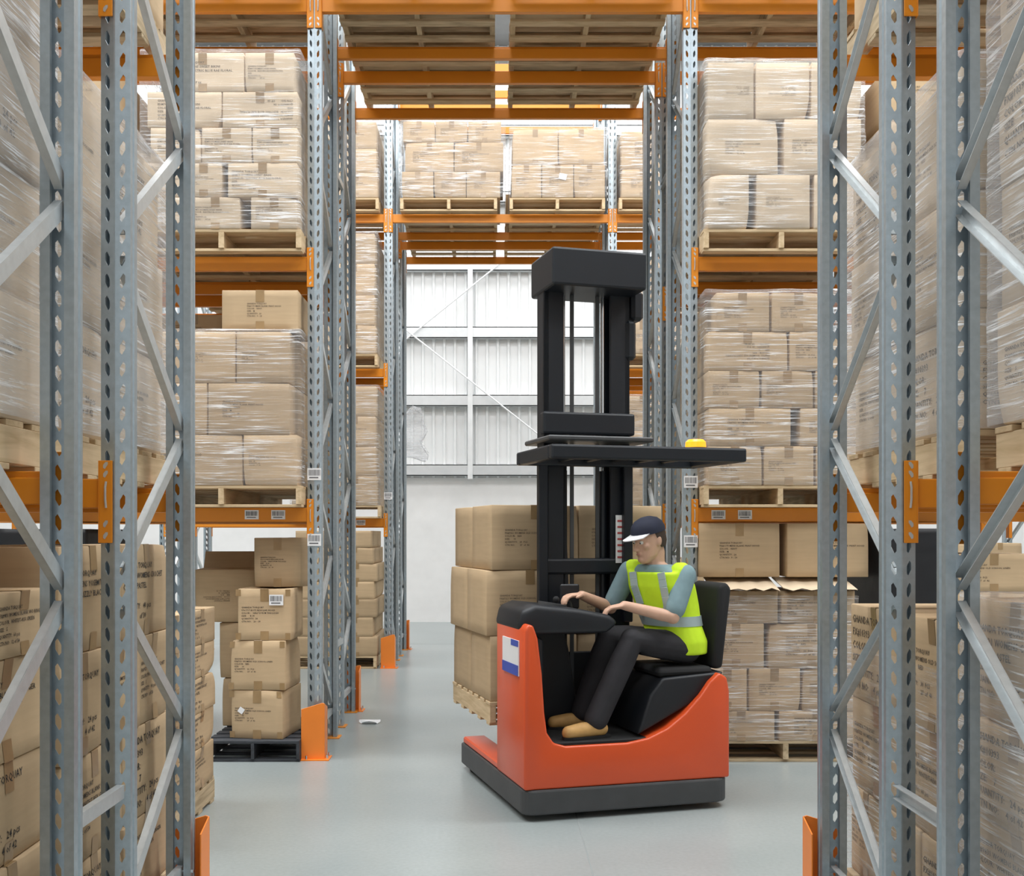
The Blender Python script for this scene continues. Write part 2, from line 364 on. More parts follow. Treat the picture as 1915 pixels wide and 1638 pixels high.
def beam(cx, yface, lv, toward, cen, label):
    """toward -1: the bar's face looks to the camera (front line), +1: rear line"""
    r = empty('rack_crossbeam', (cx, yface, LV[lv]), 0 if toward < 0 else math.pi)
    tag(r, label, 'crossbeam', 'orange crossbeams of the pallet racking', 'thing')
    L_ = CENL if cen else BL
    b = put('bar', BARC if cen else BARM, r, (0, .006, 0))
    # connectors hook onto the upright faces just beyond each end
    for e in (-1, 1):
        c = put('connector', CON, r, (e * L_ / 2, -.003, 0)); c.scale = (e, 1, 1)
        q = put('locking_clip', CLIP, c)
    return r
EXT = .0
beams = {}
for nm, y, nz, half, row in ROWS:
    lines = ((y, -1, 'front edge'), (y + FD, 1, 'rear edge'))
    for yf, tw, edge in lines:
        for s in (-1, 0, 1):
            lvs = {'A': (1, 2), 'B': (1, 2)}.get(nm, (1, 2, 3) if s else ((3, 4) if nm in 'EF' else (3,)))
            if s == 0 and nm in 'AB': continue
            cx = (XL + XR) / 2 if s == 0 else (XL - .05 - BL / 2 if s < 0 else XR + .05 + BL / 2)
            cx += -.02 if nm == 'D' else 0
            for lv in lvs:
                beams[nm, tw, s, lv] = beam(cx, yf, lv, tw, s == 0, 'orange crossbeam at %s, %s of %s, %s, %s' % (LVN[lv], edge, half, row, SIDE[s]))
# barcode stickers on the aisle-facing beams and uprights
for s, xs in ((-1, (.98, 1.17)), (1, (-1.17, -.98))):
    for x in xs: barcode(beams['C', -1, s, 1], x - (.08 if s < 0 else -.02), -.0022 + .006, .05, .10, .066)
barcode(beams['E', -1, -1, 1], 1.02, .004, .05, .11, .066); barcode(beams['E', -1, 1, 1], -1.05, .004, .05, .11, .066)
for key, zs in ((('C', -1), (2.03, 1.56)), (('C', 1), (1.975, 1.55)), (('E', -1), (2.06,))):
    for z in zs: barcode(frames[key], 0, -.0075, z, .098, .085)
# row spacers tying the two halves of each double row
sp = channel_mesh('row_spacer', (0, 0, 0), (0, .40, 0))
for a, row in (('A', 'front row'), ('C', 'middle row'), ('E', 'back row')):
    for s, x in ((-1, XL), (1, XR)):
        for z, zn in ((.72, 'knee-high'), (4.48, 'high')):
            if a == 'A' and z > 4: continue
            o = put('row_spacer', sp, None, (x + (.02 if s < 0 else -.02), RY[a] + FD, z)); tag(o, '%s steel spacer tying the two halves of %s, %s' % (zn, row, SIDE[s]), 'rack spacer', 'spacers between back to back rack frames')
# orange post guards
def guard(x, y, s, toward, label):
    """s: side of the tunnel the post stands on; toward: -1 guards the front post, +1 the rear post"""
    r = empty('post_guard', (x, y, 0)); tag(r, label, 'post guard', 'orange steel post guards')
    i = -s                                                          # inner direction
    mb = MB(); yy = toward * .075
    mb.prism([(-i * .08, .008), (i * .086, .008), (i * .086, .40), (i * .07, .405), (-i * .08, .36)], yy, yy + toward * .006, 'y')
    yb = -toward * .05
    mb.prism([(yy, .008), (yb, .008), (yb, .36), (yy, .40)], i * .080, i * .086, 'x')
    mb.build('shield', M['guard'], r, bevel=.0015)
    mb = MB(); mb.box(min(-i*.085, i*.12), max(-i*.085, i*.12), min(toward*.05, toward*.115), max(toward*.05, toward*.115), 0, .008)
    mb.box(min(i*.079, i*.12), max(i*.079, i*.12), min(toward*.05, yb), max(toward*.05, yb), 0, .008); mb.build('foot_plate', M['guard'], r)
    for px, py in ((i*.103, yy), (i*.103, yb + toward * .03), (-i*.04, yy + toward * .024)):
        MB().tube([(px, py, .008), (px, py, .035)], .008, 8).build('anchor_bolt', M['chrome'], r, smooth=True)
    return r
for nm, tw, row in (('B', 1, 'front row'), ('C', -1, 'middle row'), ('D', 1, 'middle row'), ('E', -1, 'back row'), ('F', 1, 'back row')):
    for s, x in ((-1, XL), (1, XR)):
        yf = RY[nm] if tw < 0 else RY[nm] + FD
        guard(x + (-.02 if nm == 'D' else 0), yf + tw * .0 , s, tw, 'orange post guard bolted to floor, %s post of %s, %s' % ('camera-side' if tw < 0 else 'far-side', row, SIDE[s]))

# ------------------------------------------------------------------ pallets
PW, PD, PH = 1.165, 1.165, .15
def pallet_parts(mname, w=PW, d=PD):
    mt = M[mname]; rnd = random.Random(3)
    a = MB(); n = 7; bw = .125
    for k in range(n):
        y = -d/2 + bw/2 + k * (d - bw) / (n - 1); q = rnd.uniform(-.004, .004)
        a.box(-w/2 + q, w/2 + q, y - bw/2 + .006, y + bw/2 - .006, PH - .02, PH)
    c = MB()
    for k in range(5):
        y = -d/2 + bw/2 + k * (d - bw) / 4; c.box(-w/2, w/2, y - bw/2 + .02, y + bw/2 - .02, 0, .019)
    s = MB(); s.box(-.02, .02, -d/2 + .005, d/2 - .005, .019, PH - .02)
    return a.mesh('deck_boards', mt, bevel=.002), c.mesh('bottom_boards', mt, bevel=.002), s.mesh('stringer', M[mname + '_stringer'], bevel=.002)
PAL = {k: pallet_parts(k) for k in ('pine', 'oldpine', 'blackwood')}
def pallet(x, y, z, label, kind='pine', w=PW, d=PD, rz=0.0):
    r = empty('pallet', (x, y, z), rz); r.scale = (w / PW, d / PD, 1)
    tag(r, label, 'pallet', 'wooden pallets')
    a, c, s = PAL[kind]
    put('deck_boards', a, r); put('bottom_boards', c, r)
    for t in (-PW/2 + .0205, 0, PW/2 - .0205): put('stringer', s, r, (t, 0, 0))
    return r

# ------------------------------------------------------------------ cartons
TEXT = {
 'bikini': 'GHANDA TORQUAY\nEDM70 WOMENS SWEET BIKINI\nCOLOUR:  ELECTRIC BLUE RAE FLORAL\nSIZE:\nQUANTITY: 56\nCTN NO:      OF 66',
 'hood': 'GHANDA TORQUAY\n9761717 BOYS REGULAR HOOD\nCOLOR :   HALF DYE M TAG LOGO\nSIZE:     8-14\nQUANTITY:  30\nCTN NO:   26 - 30',
 'linen': 'GHANDA TORQUAY\nFX#7321 WOMENS OLD SCHOOL LINEN\nCOLOUR:   RED\nSIZE:     10\nQUANTITY:   30  PCS\nCTN NO:       27  of  46',
 'fx': 'GHANDA TORQUAY\nFX#10393\nCOLOR:\nSIZE:    7\nQUANTITY:   24 pcs\nCTN NO:    4 of 42',
 'singlet': 'FX#9021 BLANK TIGHT SINGLET\nCOLOR: BLACK\nSIZE:  10\nQUANTITY:   60 PCS\nCTN NO:   of 54',
 'ringer': 'GHANDA TORQUAY\nFX#9831 WOMENS BLANK WO RINGER\nCOLOUR:  WHITE/T-REX GREEN\nSIZE:   S\nQUANTITY:  60 pcs\nCTN NO:  12 of 54',
 'pastel': 'GHANDA TORQUAY\nFX#9021 WOMENS CROCHET\nCOLOR: PASTEL\nSIZE:   S\nQUANTITY:   40 pcs\nCTN NO:   of 30',
 'jacket': 'GHANDA TORQUAY\nFX#8739 MENS YOSEMITE JACKET\nCOLOR: GRIZZLY BLACK\nSIZE:    L\nQUANTITY:\nCTN NO:',
 'blank': 'GHANDA TORQUAY\nFX#1170 MENS BLANK PRINT HOOD\nCOLOR:   NAVY\nSIZE:   M\nQUANTITY:  24\nCTN NO:  9 - 24',
}
tcache = {}
def text2d(key):
    if key not in tcache:
        cu = bpy.data.curves.new('t', 'FONT'); cu.body = TEXT[key]; cu.size = 1; cu.resolution_u = 1; cu.offset = .014; cu.space_line = 1.25; cu.space_character = 1.06
        o = bpy.data.objects.new('t', cu); C.objects.link(o); bpy.context.view_layer.update()
        me = bpy.data.meshes.new_from_object(o.evaluated_get(bpy.context.evaluated_depsgraph_get()))
        v = [(p.co.x, p.co.y) for p in me.vertices]; f = [tuple(p.vertices) for p in me.polygons]
        bpy.data.objects.remove(o); bpy.data.meshes.remove(me)
        xs = [p[0] for p in v]; ys = [p[1] for p in v]
        v = [(p[0] - min(xs), p[1] - max(ys)) for p in v]
        tcache[key] = (v, f, max(xs) - min(xs), max(ys) - min(ys))
    return tcache[key]
def grid_box(cuts, fn, mats, name, bottom=True, top=True):
    """box surface sampled on cut lists (xs, ys, zs in -1..1 / 0..1) and mapped by fn; welded"""
    xs, ys, zs = cuts; idx = {}; v = []; f = []
    def V(i, j, k):
        q = (i, j, k)
        if q not in idx: idx[q] = len(v); v.append(fn(xs[i], ys[j], zs[k]))
        return idx[q]
    nx, ny, nz = len(xs) - 1, len(ys) - 1, len(zs) - 1
    for i in range(nx):
        for k in range(nz):
            f.append((V(i,0,k), V(i+1,0,k), V(i+1,0,k+1), V(i,0,k+1))); f.append((V(i+1,ny,k), V(i,ny,k), V(i,ny,k+1), V(i+1,ny,k+1)))
    for j in range(ny):
        for k in range(nz):
            f.append((V(0,j+1,k), V(0,j,k), V(0,j,k+1), V(0,j+1,k+1))); f.append((V(nx,j,k), V(nx,j+1,k), V(nx,j+1,k+1), V(nx,j,k+1)))
    for i in range(nx):
        for j in range(ny):
            if top: f.append((V(i,j,nz), V(i+1,j,nz), V(i+1,j+1,nz), V(i,j+1,nz)))
            if bottom: f.append((V(i,j+1,0), V(i+1,j+1,0), V(i+1,j,0), V(i,j,0)))
    me = bpy.data.meshes.new(name); me.from_pydata([tuple(p) for p in v], [], f)
    for m in mats: me.materials.append(m)
    me.polygons.foreach_set('use_smooth', [True] * len(f)); me.update()
    return me
def cuts01(n, e, lo, hi):
    L_ = [lo, lo + e] + [lo + (hi - lo) * k / n for k in range(1, n)] + [hi - e, hi]
    return L_
ccache = {}
def carton_meshes(w, d, h, seed, text, tape, soft, ink, tsize, tpos, flip, col):
    key = (round(w, 3), round(d, 3), round(h, 3), seed, text, tape, soft, ink, tsize, tpos, flip, col)
    if key in ccache: return ccache[key]
    rnd = random.Random(hash((seed, round(w, 2), round(h, 2))) & 0xffff)
    bx = [rnd.uniform(-.9, .5) * soft for _ in range(2)]; by = [rnd.uniform(-.9, .5) * soft for _ in range(2)]
    sag = rnd.uniform(0, .8) * soft; cr = [(rnd.choice((-1, 1)), rnd.choice((-1, 1)), rnd.choice((0, 1)), rnd.uniform(.2, 1.3) * soft) for _ in range(2)]
    hx, hy = w / 2, d / 2
    def D(x, y, z):
        a, b, c = x / hx, y / hy, 2 * z / h - 1
        X = x + a * bx[a > 0] * (1 - b*b) * (1 - c*c); Y = y + b * by[b > 0] * (1 - a*a) * (1 - c*c)
        Z = z - (sag * (1 - a*a) * (1 - b*b) if c > .5 else 0)
        for sx, sy, sz, q in cr:                                    # crushed corners
            t = max(0, 1 - Vector((a - sx, b - sy, c - (2*sz - 1))).length / .9); t = t * t
            X -= sx * q * t; Y -= sy * q * t; Z -= (2*sz - 1) * q * t * .5
        return Vector((X, Y, Z))
    r = .004
    def fn(x, y, z):
        p = D(x, y, z); ex = abs(abs(x) - hx) < 1e-6; ey = abs(abs(y) - hy) < 1e-6; ez = z < 1e-6 or z > h - 1e-6
        if ex + ey + ez >= 2:
            if ex: p.x -= math.copysign(r * .6, x)
            if ey: p.y -= math.copysign(r * .6, y)
            if ez: p.z += r * .4 if z < 1e-6 else -r * .4
        return p
    body = grid_box((cuts01(6, r, -hx, hx), cuts01(4, r, -hy, hy), cuts01(6, r, 0, h)), fn, [M[col]], 'carton')
    parts = []
    if tape:
        mb = MB(); tw = .03
        def strip(path):
            rows = [[D(t, yy, zz) + Vector(nrm) * .0016 for t in (-tw, 0, tw)] for yy, zz, nrm in path]
            n = len(rows); vs = [p for q in rows for p in q]
            mb.add(vs, [(3*i+k, 3*i+k+1, 3*i+k+4, 3*i+k+3) for i in range(n - 1) for k in range(2)])
        drop = min(.09, h * .3)
        strip([(-hy, h - drop * (1 - k/4), (0, -1, 0)) for k in range(5)] + [(-hy + d * k / 10, h, (0, 0, 1)) for k in range(11)] + [(hy, h - drop * k/4, (0, 1, 0)) for k in range(5)])
        if tape > 1: parts.append(('tape', mb.mesh('tape', M['tape']))); mb = MB()
        strip([(-hy, drop * .7 * k/4, (0, -1, 0)) for k in range(5)])
        if tape > 1:
            parts.append(('tape', mb.mesh('tape', M['tape']))); mb = MB()
            for sx in (-1, 1):                                      # corner tapes on the front
                for zz in (h - .05, .004):
                    xx = sx * (hx - .012); mb = MB(); mb.add([D(xx - .028, -hy, zz) + Vector((0, -.0016, 0)), D(xx + .008, -hy, zz) + Vector((0, -.0016, 0)), D(xx + .008, -hy, zz + .046) + Vector((0, -.0016, 0)), D(xx - .028, -hy, zz + .046) + Vector((0, -.0016, 0))], [(0, 1, 2, 3)]); parts.append(('tape', mb.mesh('tape', M['tape'])))
        if tape == 1: parts.append(('tape', mb.mesh('tape', M['tape'])))
    if text:
        v, f, tw_, th_ = text2d(text)
        sc = min(tsize * w / tw_, .78 * h / th_); x0 = -hx + tpos * (w - tw_ * sc); zt = h / 2 + th_ * sc / 2
        vs = []
        for px, py in v:
            X, Z = x0 + px * sc * 1.0, zt + py * sc
            if flip: X, Z = -X, h - Z
            vs.append(tuple(D(X, -hy, Z) + Vector((0, -.0018, 0))))
        me = bpy.data.meshes.new('printed_text'); me.from_pydata(vs, [], f); me.materials.append(M[ink]); parts.append(('printed_text', me))
    ccache[key] = (body, parts)
    return ccache[key]
carton_n = 0
def carton(x, y, z, w, d, h, label, group, text='fx', rz=0.0, tape=1, soft=.010, ink='ink_soft', tsize=.55, tpos=.3, flip=False, seed=None, col='kraft', tilt=(0, 0), gap=.004):
    global carton_n
    carton_n += 1
    seed = seed if seed is not None else carton_n % 5
    body, parts = carton_meshes(w - gap * 2, d - gap * 2, h - .002, seed, text, tape, soft, ink, tsize, tpos, flip, col)
    o = put('carton', body, None, (x, y, z + .001), (tilt[0], tilt[1], rz)); tag(o, label, 'carton', group)
    for n_, me in parts: put(n_, me, o)
    return o
ORD = ['first', 'second', 'third', 'fourth', 'fifth', 'sixth']
def layer_name(k, n):
    if k == 0: return 'bottom layer'
    if k == n - 1: return 'top layer'
    return '%s layer up' % ORD[k]
def film(x0, x1, y0, y1, z0, z1, label, heavy=False, seed=0, slope=0.0, topcover=True, mt=None, pinch=()):
    """stretch film shell round a load: rounded corners, ripples, drawn in between layers"""
    g = .018; cx, cy = (x0 + x1) / 2, (y0 + y1) / 2; hx, hy, h = (x1 - x0) / 2 + g, (y1 - y0) / 2 + g, z1 - z0 + g
    r = .035; rnd = random.Random(seed)
    def fn(x, y, z):
        p = Vector((x, y, z))
        ex = abs(abs(x) - hx) < 1e-6; ey = abs(abs(y) - hy) < 1e-6; ez = z > h - 1e-6
        q = Vector((x * 2 + seed, y * 2, z * 7)); w = noise.noise(q) * .011 + noise.noise(q * 3.1) * .006 + noise.noise(Vector((x * 8 + seed, y * 8, z * 30))) * .003
        w = max(w, -.008)
        if ex: p.x += math.copysign(w, x)
        if ey: p.y += math.copysign(w, y)
        if ez: p.z += w * .7
        if ex and ey: p.x -= math.copysign(.007, x); p.y -= math.copysign(.007, y)
        return p
    nx, ny, nz = max(6, int(hx * 2 / .06)), max(6, int(hy * 2 / .06)), max(8, int(h / .035))
    me = grid_box((cuts01(nx, .012, -hx, hx), cuts01(ny, .012, -hy, hy), [h * k / nz for k in range(nz + 1)]), fn, [mt or M['film_heavy' if heavy else 'film']], 'stretch_film', bottom=False, top=topcover)
    o = put('stretch_film', me, None, (cx, cy, z0)); tag(o, label, 'stretch film', 'stretch film around pallet loads'); return o

def front_load(rows, Y, depth, z_base, name, side, text, group, pinned=1, tape=1, soft=.010, ink='ink_soft', second=True, tsize=.55, col='kraft', flips=(), order=None, texts=None):
    """cartons whose printed faces look to the camera at depth Y; rows bottom to top: (height, [(x0, x1), ...]). Returns the box around them."""
    z = z_base; n = len(rows); X0, X1 = 9, -9
    for k, (h, spans) in enumerate(rows):
        m = len(spans)
        for i, (a, b) in enumerate(spans):
            a, b = PX(a, Y), PX(b, Y)
            if side < 0: b = min(b, -1.40)
            if side > 0: a = max(a, 1.475)
            X0 = min(X0, a); X1 = max(X1, b)
            rank = (m - 1 - i) if side <= 0 else i
            ordn = ORD[rank]
            lab = 'kraft carton %s from tunnel, %s, %s' % (ordn, layer_name(k, n), name) if side else 'kraft carton %s counting away from driver, %s, %s' % (ordn, layer_name(k, n), name)
            t = texts[k] if texts else text
            carton((a + b) / 2, Y + depth / 2, z, b - a, depth, h, lab, group, t, 0, tape, soft, ink, tsize, random.choice((.2, .35, .5)), (k, i) in flips, col=col)
            if second and rank == 0:
                carton((a + b) / 2, Y + depth * 1.5 + .01, z, b - a, depth, h, 'kraft carton behind tunnel-edge carton, %s, %s' % (layer_name(k, n), name), group, t, math.pi, tape, soft, ink, tsize, .3, col=col)
        z += h
    return X0, X1, z
def rowsY(Y, edges, ys):
    """pixel row lines (bottom to top) -> heights"""
    return [(PZ(ys[k + 1], Y) - PZ(ys[k], Y), e) for k, e in enumerate(edges)]

Y1 = 7.50
def L(lv): return LV[lv] + BH
# ---- middle row, opposite the driver (shelf 2, shelf 1, floor)
def shelf_load(Yc, lv, px0, px1, nm, kind='pine', half='camera-side', depth=.56):
    zb = L(lv); xa, xb = PX(px0, Yc), PX(px1, Yc)
    if xb < 0: xb = min(xb, -1.375)
    if xa > 1.2: xa = max(xa, 1.448)
    pallet((xa + xb) / 2, Yc + PD / 2, zb + .001, 'pine pallet under %s' % nm, kind, w=xb - xa)
    return zb + .001 + PH
nm = 'middle row second shelf, opposite driver'; g = 'cartons on the middle row second shelf opposite the driver'
zb = shelf_load(Y1, 2, 263, 568, nm)
rows = rowsY(Y1, [[(267, 352), (354, 450), (468, 569)], [(268, 345), (345, 416), (425, 567)], [(280, 376), (376, 471), (471, 566)], [(274, 415), (415, 561)], [(300, 457), (457, 551)]], [440, 380, 316, 250, 183, 110])
x0, x1, zt = front_load(rows, Y1, .56, zb, nm, -1, 'bikini', g, ink='ink_soft', tsize=.72, col='kraft_pale', soft=.014, flips=((3, 1),))
film(x0, x1, Y1, Y1 + 1.13, zb + .004, zt, 'glossy film round five-layer load, %s' % nm, seed=3)
nm = 'middle row first shelf, opposite driver'; g = 'cartons on the middle row first shelf opposite the driver'
zb = shelf_load(Y1, 1, 262, 566, nm)
rows = rowsY(Y1, [[(262, 454), (454, 557)], [(260, 388), (388, 543)], [(260, 350), (350, 441), (441, 543)]], [918, 823, 726, 630])
x0, x1, zt = front_load(rows, Y1, .56, zb, nm, -1, 'blank', g, tsize=.5, soft=.006, tape=0)
film(x0, x1, Y1, Y1 + 1.13, zb + .004, zt, 'taut film round three-layer load, %s' % nm, seed=11)
zt += .024
carton(PX(483, Y1), Y1 + .3, zt, .545, .5, .28, 'large loose carton on top of wrapped load, first shelf opposite driver', 'loose cartons on wrapped loads', 'blank', tsize=.45, soft=.003, tpos=.6)
carton(PX(352, 8.1), 8.45, zt, .50, .4, .25, 'shaded loose carton set back on wrapped load, first shelf opposite driver', 'loose cartons on wrapped loads', 'blank', tsize=.45, soft=.003)
# floor: black pallet with a stack of three, and neighbours
pallet(PX(477, 7.5) - .02, 7.5 + .5, 0, 'black painted pallet on floor under the three-carton stack', 'blackwood', w=.66, d=1.0)
g = 'cartons on the black pallet'
z = PH
for k, (px, w, h, tx, lab) in enumerate(((489, .385, .345, 'linen', 'bottom carton of three-stack on black pallet, with folded white sticker'), (488, .40, .352, 'linen', 'middle carton of three-stack on black pallet, with dark tape patch'), (497, .385, .365, 'hood', 'top carton of three-stack on black pallet, with white barcode sticker'))):
    o = carton(PX(px, 7.6), 7.55 + .235, z, w, .43, h, lab, g, tx, R(-7 + 3 * k), 2, .014, 'ink', .70, .22, seed=k)
    if k == 2: barcode(o, .085, -.2175, h - .08, .10, .075)
    if k == 0:
        q = MB().box(-.02, .02, 0, .001, -.02, .02).build('sticker', M['white'], o); q.location = (-.115, -.2185, .2); q.rotation_euler = (0, .6, 0)
    z += h + .001
carton(-1.58, 8.0, z, .36, .42, .36, 'shaded carton set back above the three-carton stack', g, 'hood', R(-6), 1, .008, 'ink', .55, .3, tilt=(0, 0))
g = 'loose cartons stacked beside the black pallet'
carton(-1.86, 8.30, PH, .46, .42, .36, 'bottom carton of shaded stack on back of black pallet', g, None, R(2), 1, .008)
carton(-1.87, 8.30, PH + .361, .46, .42, .42, 'middle plain carton of shaded stack on back of black pallet', g, None, R(-2), 1, .008)
o = carton(-2.06, 8.30, PH + .785, .50, .45, .40, 'tilted open-topped carton resting on shaded stack beside black pallet', g, 'hood', R(8), 0, .02, 'ink_soft', .4, .8, flip=True)
for hx0, hx1, y0, y1, dx, dy in ((-.24, .24, .215, .215, 0, .11), (.243, .243, -.21, .21, .10, 0)):
    P0 = [Vector((hx0, y0, .397)), Vector((hx1, y1, .397))]; up_ = Vector((dx, dy, .13)); nn = Vector((.004 if dx else 0, .004 if dy else 0, -.003))
    a_, b_ = P0; vs = [a_, b_, b_ + up_, a_ + up_]; vs = vs + [p + nn for p in vs]
    MB().add(vs, [(0,1,2,3), (7,6,5,4), (0,4,5,1), (1,5,6,2), (2,6,7,3), (3,7,4,0)]).build('flap', M['kraft'], o)
# ---- middle row, behind the driver
nm = 'middle row second shelf, behind driver'; g = 'cartons on the middle row second shelf behind the driver'
zb = shelf_load(Y1, 2, 1308, 1608, nm)
rows = rowsY(Y1, [[(1310, 1402), (1414, 1516), (1522, 1608)], [(1310, 1456), (1466, 1612)], [(1309, 1411), (1413, 1515), (1517, 1612)]], [434, 332, 228, 122])
x0, x1, zt = front_load(rows, Y1, .56, zb, nm, 1, 'linen', g, tsize=.5, soft=.022, tape=0, flips=((2, 0), (2, 1), (2, 2)), col='kraft_pale')
film(x0, x1, Y1, Y1 + 1.13, zb + .004, zt, 'loose film round three-layer load of bulging cartons, second shelf behind driver', seed=5)
nm = 'middle row first shelf, behind driver'; g = 'cartons on the middle row first shelf behind the driver'
zb = shelf_load(Y1, 1, 1304, 1604, nm)
rows = rowsY(Y1, [[(1324, 1426), (1428, 1523), (1526, 1604)], [(1325, 1480), (1496, 1604)], [(1322, 1422), (1424, 1522), (1524, 1604)], [(1322, 1474), (1476, 1604)], [(1338, 1440), (1443, 1545)]], [917, 843, 772, 702, 629, 556])
x0, x1, zt = front_load(rows, Y1, .56, zb, nm, 1, 'linen', g, tsize=.55, soft=.007, flips=((3, 0),))
film(x0, x1, Y1, Y1 + 1.13, zb + .004, zt, 'hazy film round five-layer load, first shelf behind driver', seed=8)
nm = 'middle row floor, behind driver'; g = 'cartons on the middle row floor behind the driver'
pallet(1.455 + .57, Y1 + PD / 2, 0, 'weathered pallet on floor under collapsed-top load behind driver', 'oldpine', w=1.14)
rows = rowsY(Y1, [[(1305, 1450), (1456, 1600)], [(1305, 1398), (1400, 1498), (1500, 1600)], [(1305, 1430), (1436, 1600)], [(1305, 1456), (1460, 1600)]], [1386, 1330, 1250, 1166, 1105])
x0, x1, zt = front_load(rows, Y1, .56, PH, nm, 1, 'linen', g, tsize=.6, soft=.018)
film(x0, x1, Y1, Y1 + 1.13, PH + .004, zt - .05, 'slack film round lower cartons of floor load behind driver', seed=21, topcover=False)
for i, (a, b) in enumerate(((1330, 1456), (1462, 1600))):           # crushed open flaps hang off the top cartons
    mb = MB(); xa, xb = PX(a, Y1), PX(b, Y1); rows_ = []
    for k in range(5):
        t = k / 4; rows_.append([Vector((xa + (xb - xa) * s_ / 8, Y1 - .05 + .34 * t, zt + .012 + .075 * t + .012 * math.sin(3 * s_ + i) * (1 - t))) for s_ in range(9)])
    vs = [p for q in rows_ for p in q]; mb.add(vs, [(9*k+s_, 9*k+s_+1, 9*k+s_+10, 9*k+s_+9) for k in range(4) for s_ in range(8)])
    mb.add([p + Vector((0, .002, -.005)) for p in vs], [(9*k+s_, 9*k+s_+9, 9*k+s_+10, 9*k+s_+1) for k in range(4) for s_ in range(8)])
    o = mb.build('cardboard_flap_sheet', M['kraft_pale'], smooth=True); tag(o, 'buckled cardboard sheet on floor load behind driver, %s from tunnel' % ORD[i], 'cardboard sheet', 'buckled sheets on the floor load behind the driver')
zt2 = zt + .090
carton(PX(1383, 7.6), 7.88, zt2, .585, .5, .385, 'big dark-side carton on top of floor load behind driver, beside tunnel', 'big cartons on the floor load behind the driver', 'blank', R(2), 1, .008, 'ink_soft', .5, .5)
carton(PX(1552, 7.6), 7.88, zt2, .585, .5, .385, 'big carton on top of floor load behind driver, away from tunnel', 'big cartons on the floor load behind the driver', 'blank', R(-1), 1, .008, 'ink_soft', .5, .9)
film(2.74, 3.14, 7.55, 8.6, PH, 1.62, 'black film bundle on floor of middle row, beyond cartons behind driver', seed=31, mt=M['film_black'])
film(-3.5, -2.92, 7.55, 8.6, PH, 1.62, 'black film bundle on floor of middle row, outer bay opposite driver', seed=32, mt=M['film_black'])
pallet(-3.2, 8.08, 0, 'pallet under black film bundle, middle row outer bay opposite driver', 'oldpine')
pallet(3.31, 8.08, 0, 'pallet under black film bundle on middle row floor behind driver', 'oldpine')
for k, (z_, h_, t_) in enumerate(((PH, .52, None), (PH + .521, .52, None), (PH + 1.042, .27, 'linen'))):
    carton(3.52, 7.85, z_, .62, .56, h_, '%s shaded carton beside black film bundle, middle row floor behind driver' % ('bottom', 'middle', 'top')[k], 'cartons beside the black film bundle', t_, 0, 1, .008)
# deeper loads that close off the view through the shelves
def deep(x, y, lv, nm, n, h, text=None):
    zb = L(lv) + .001; pallet(x, y, zb, 'weathered pallet under %s' % nm, 'oldpine', w=1.12); zb += PH
    for k in range(n):
        for i in (-1, 1):
            carton(x + i * .28, y - .05, zb + k * h, .55, 1.0, h, 'shaded carton %s, %s, %s' % (('toward tunnel' if i * x < 0 else 'away from tunnel'), layer_name(k, n), nm), 'cartons in the deeper shelf loads', text, 0, 1, .006)
for s in (-1, 1):
    sd = SIDE[s].replace('the ', '')
    for lv in (1, 2):
        deep(s * 2.0 + (-.0 if s < 0 else .06), RY['D'] + FD / 2, lv, '%s, middle row far half, %s' % (LVN[lv], sd), 3 if lv == 1 else 3, .37 if lv == 1 else .42)
        deep(s * 3.22 + (-.0 if s < 0 else .06), RY['C'] + FD / 2, lv, '%s, middle row outer bay, %s' % (LVN[lv], sd), 3, .38, 'blank')

# ---- back row
Y2 = 12.70
def back_load(px0, px1, lv, ys, edges, nm, text, g, wrap=None, side=-1, kind='pine', ink='ink_soft', **k):
    zb = shelf_load(Y2, lv, px0, px1, nm, kind) if lv else PH
    if not lv: pallet((PX(px0, Y2) + PX(px1, Y2)) / 2 + .055 * side, Y2 + PD / 2, 0, 'pine pallet on floor under %s' % nm, kind, w=1.1)
    x0, x1, zt = front_load(rowsY(Y2, edges, ys), Y2, 1.12, zb, nm, side, text, g, ink=ink, **{'second': False, **k})
    if wrap: film(x0, x1, Y2, Y2 + 1.13, zb + .004, zt, wrap, seed=len(nm) + int(px0))
    return zb, zt
G2 = 'cartons in the back row opposite the driver'
def cols(n, a, b): return [[(a, b - (k * 7 % 5))] if i % 2 else [(a, (a + b) / 2), ((a + b) / 2, b - (k * 5 % 4))] for k, i in enumerate(range(n))]
back_load(540, 708, 3, [372, 325, 280, 230], cols(3, 545, 706), 'back row third shelf, opposite driver', 'bikini', G2, 'streaked film round load, back row third shelf opposite driver')
back_load(540, 706, 2, [665, 611, 555, 496, 439], cols(4, 545, 703), 'back row second shelf, opposite driver', 'blank', G2, 'streaked film round load, back row second shelf opposite driver')
back_load(540, 712, 1, [945, 890, 835, 778, 722], cols(4, 545, 705), 'back row first shelf, opposite driver', 'blank', G2, 'streaked film round load, back row first shelf opposite driver')
back_load(540, 712, 0, [1225, 1188, 1152, 1118, 1085, 1052, 1022, 990], [[(545 + d_, 628), (628, 698 + d_)] for d_ in (8, 0, 6, 2, 7, 0, 3)][:6] + [[(552, 694)]], 'back row floor, opposite driver', None, G2)
G3 = 'cartons in the back row behind the driver'
back_load(1156, 1325, 3, [372, 318, 248], cols(2, 1160, 1320), 'back row third shelf, behind driver', 'linen', G3, 'film draped round load, back row third shelf behind driver', 1)
back_load(1156, 1325, 2, [662, 602, 540, 484], cols(3, 1160, 1320), 'back row second shelf, behind driver', 'linen', G3, 'film draped round load, back row second shelf behind driver', 1)
back_load(1156, 1325, 1, [945, 875, 805, 740], cols(3, 1160, 1320), 'back row first shelf, behind driver', 'linen', G3, 'milky film round load, back row first shelf behind driver', 1)
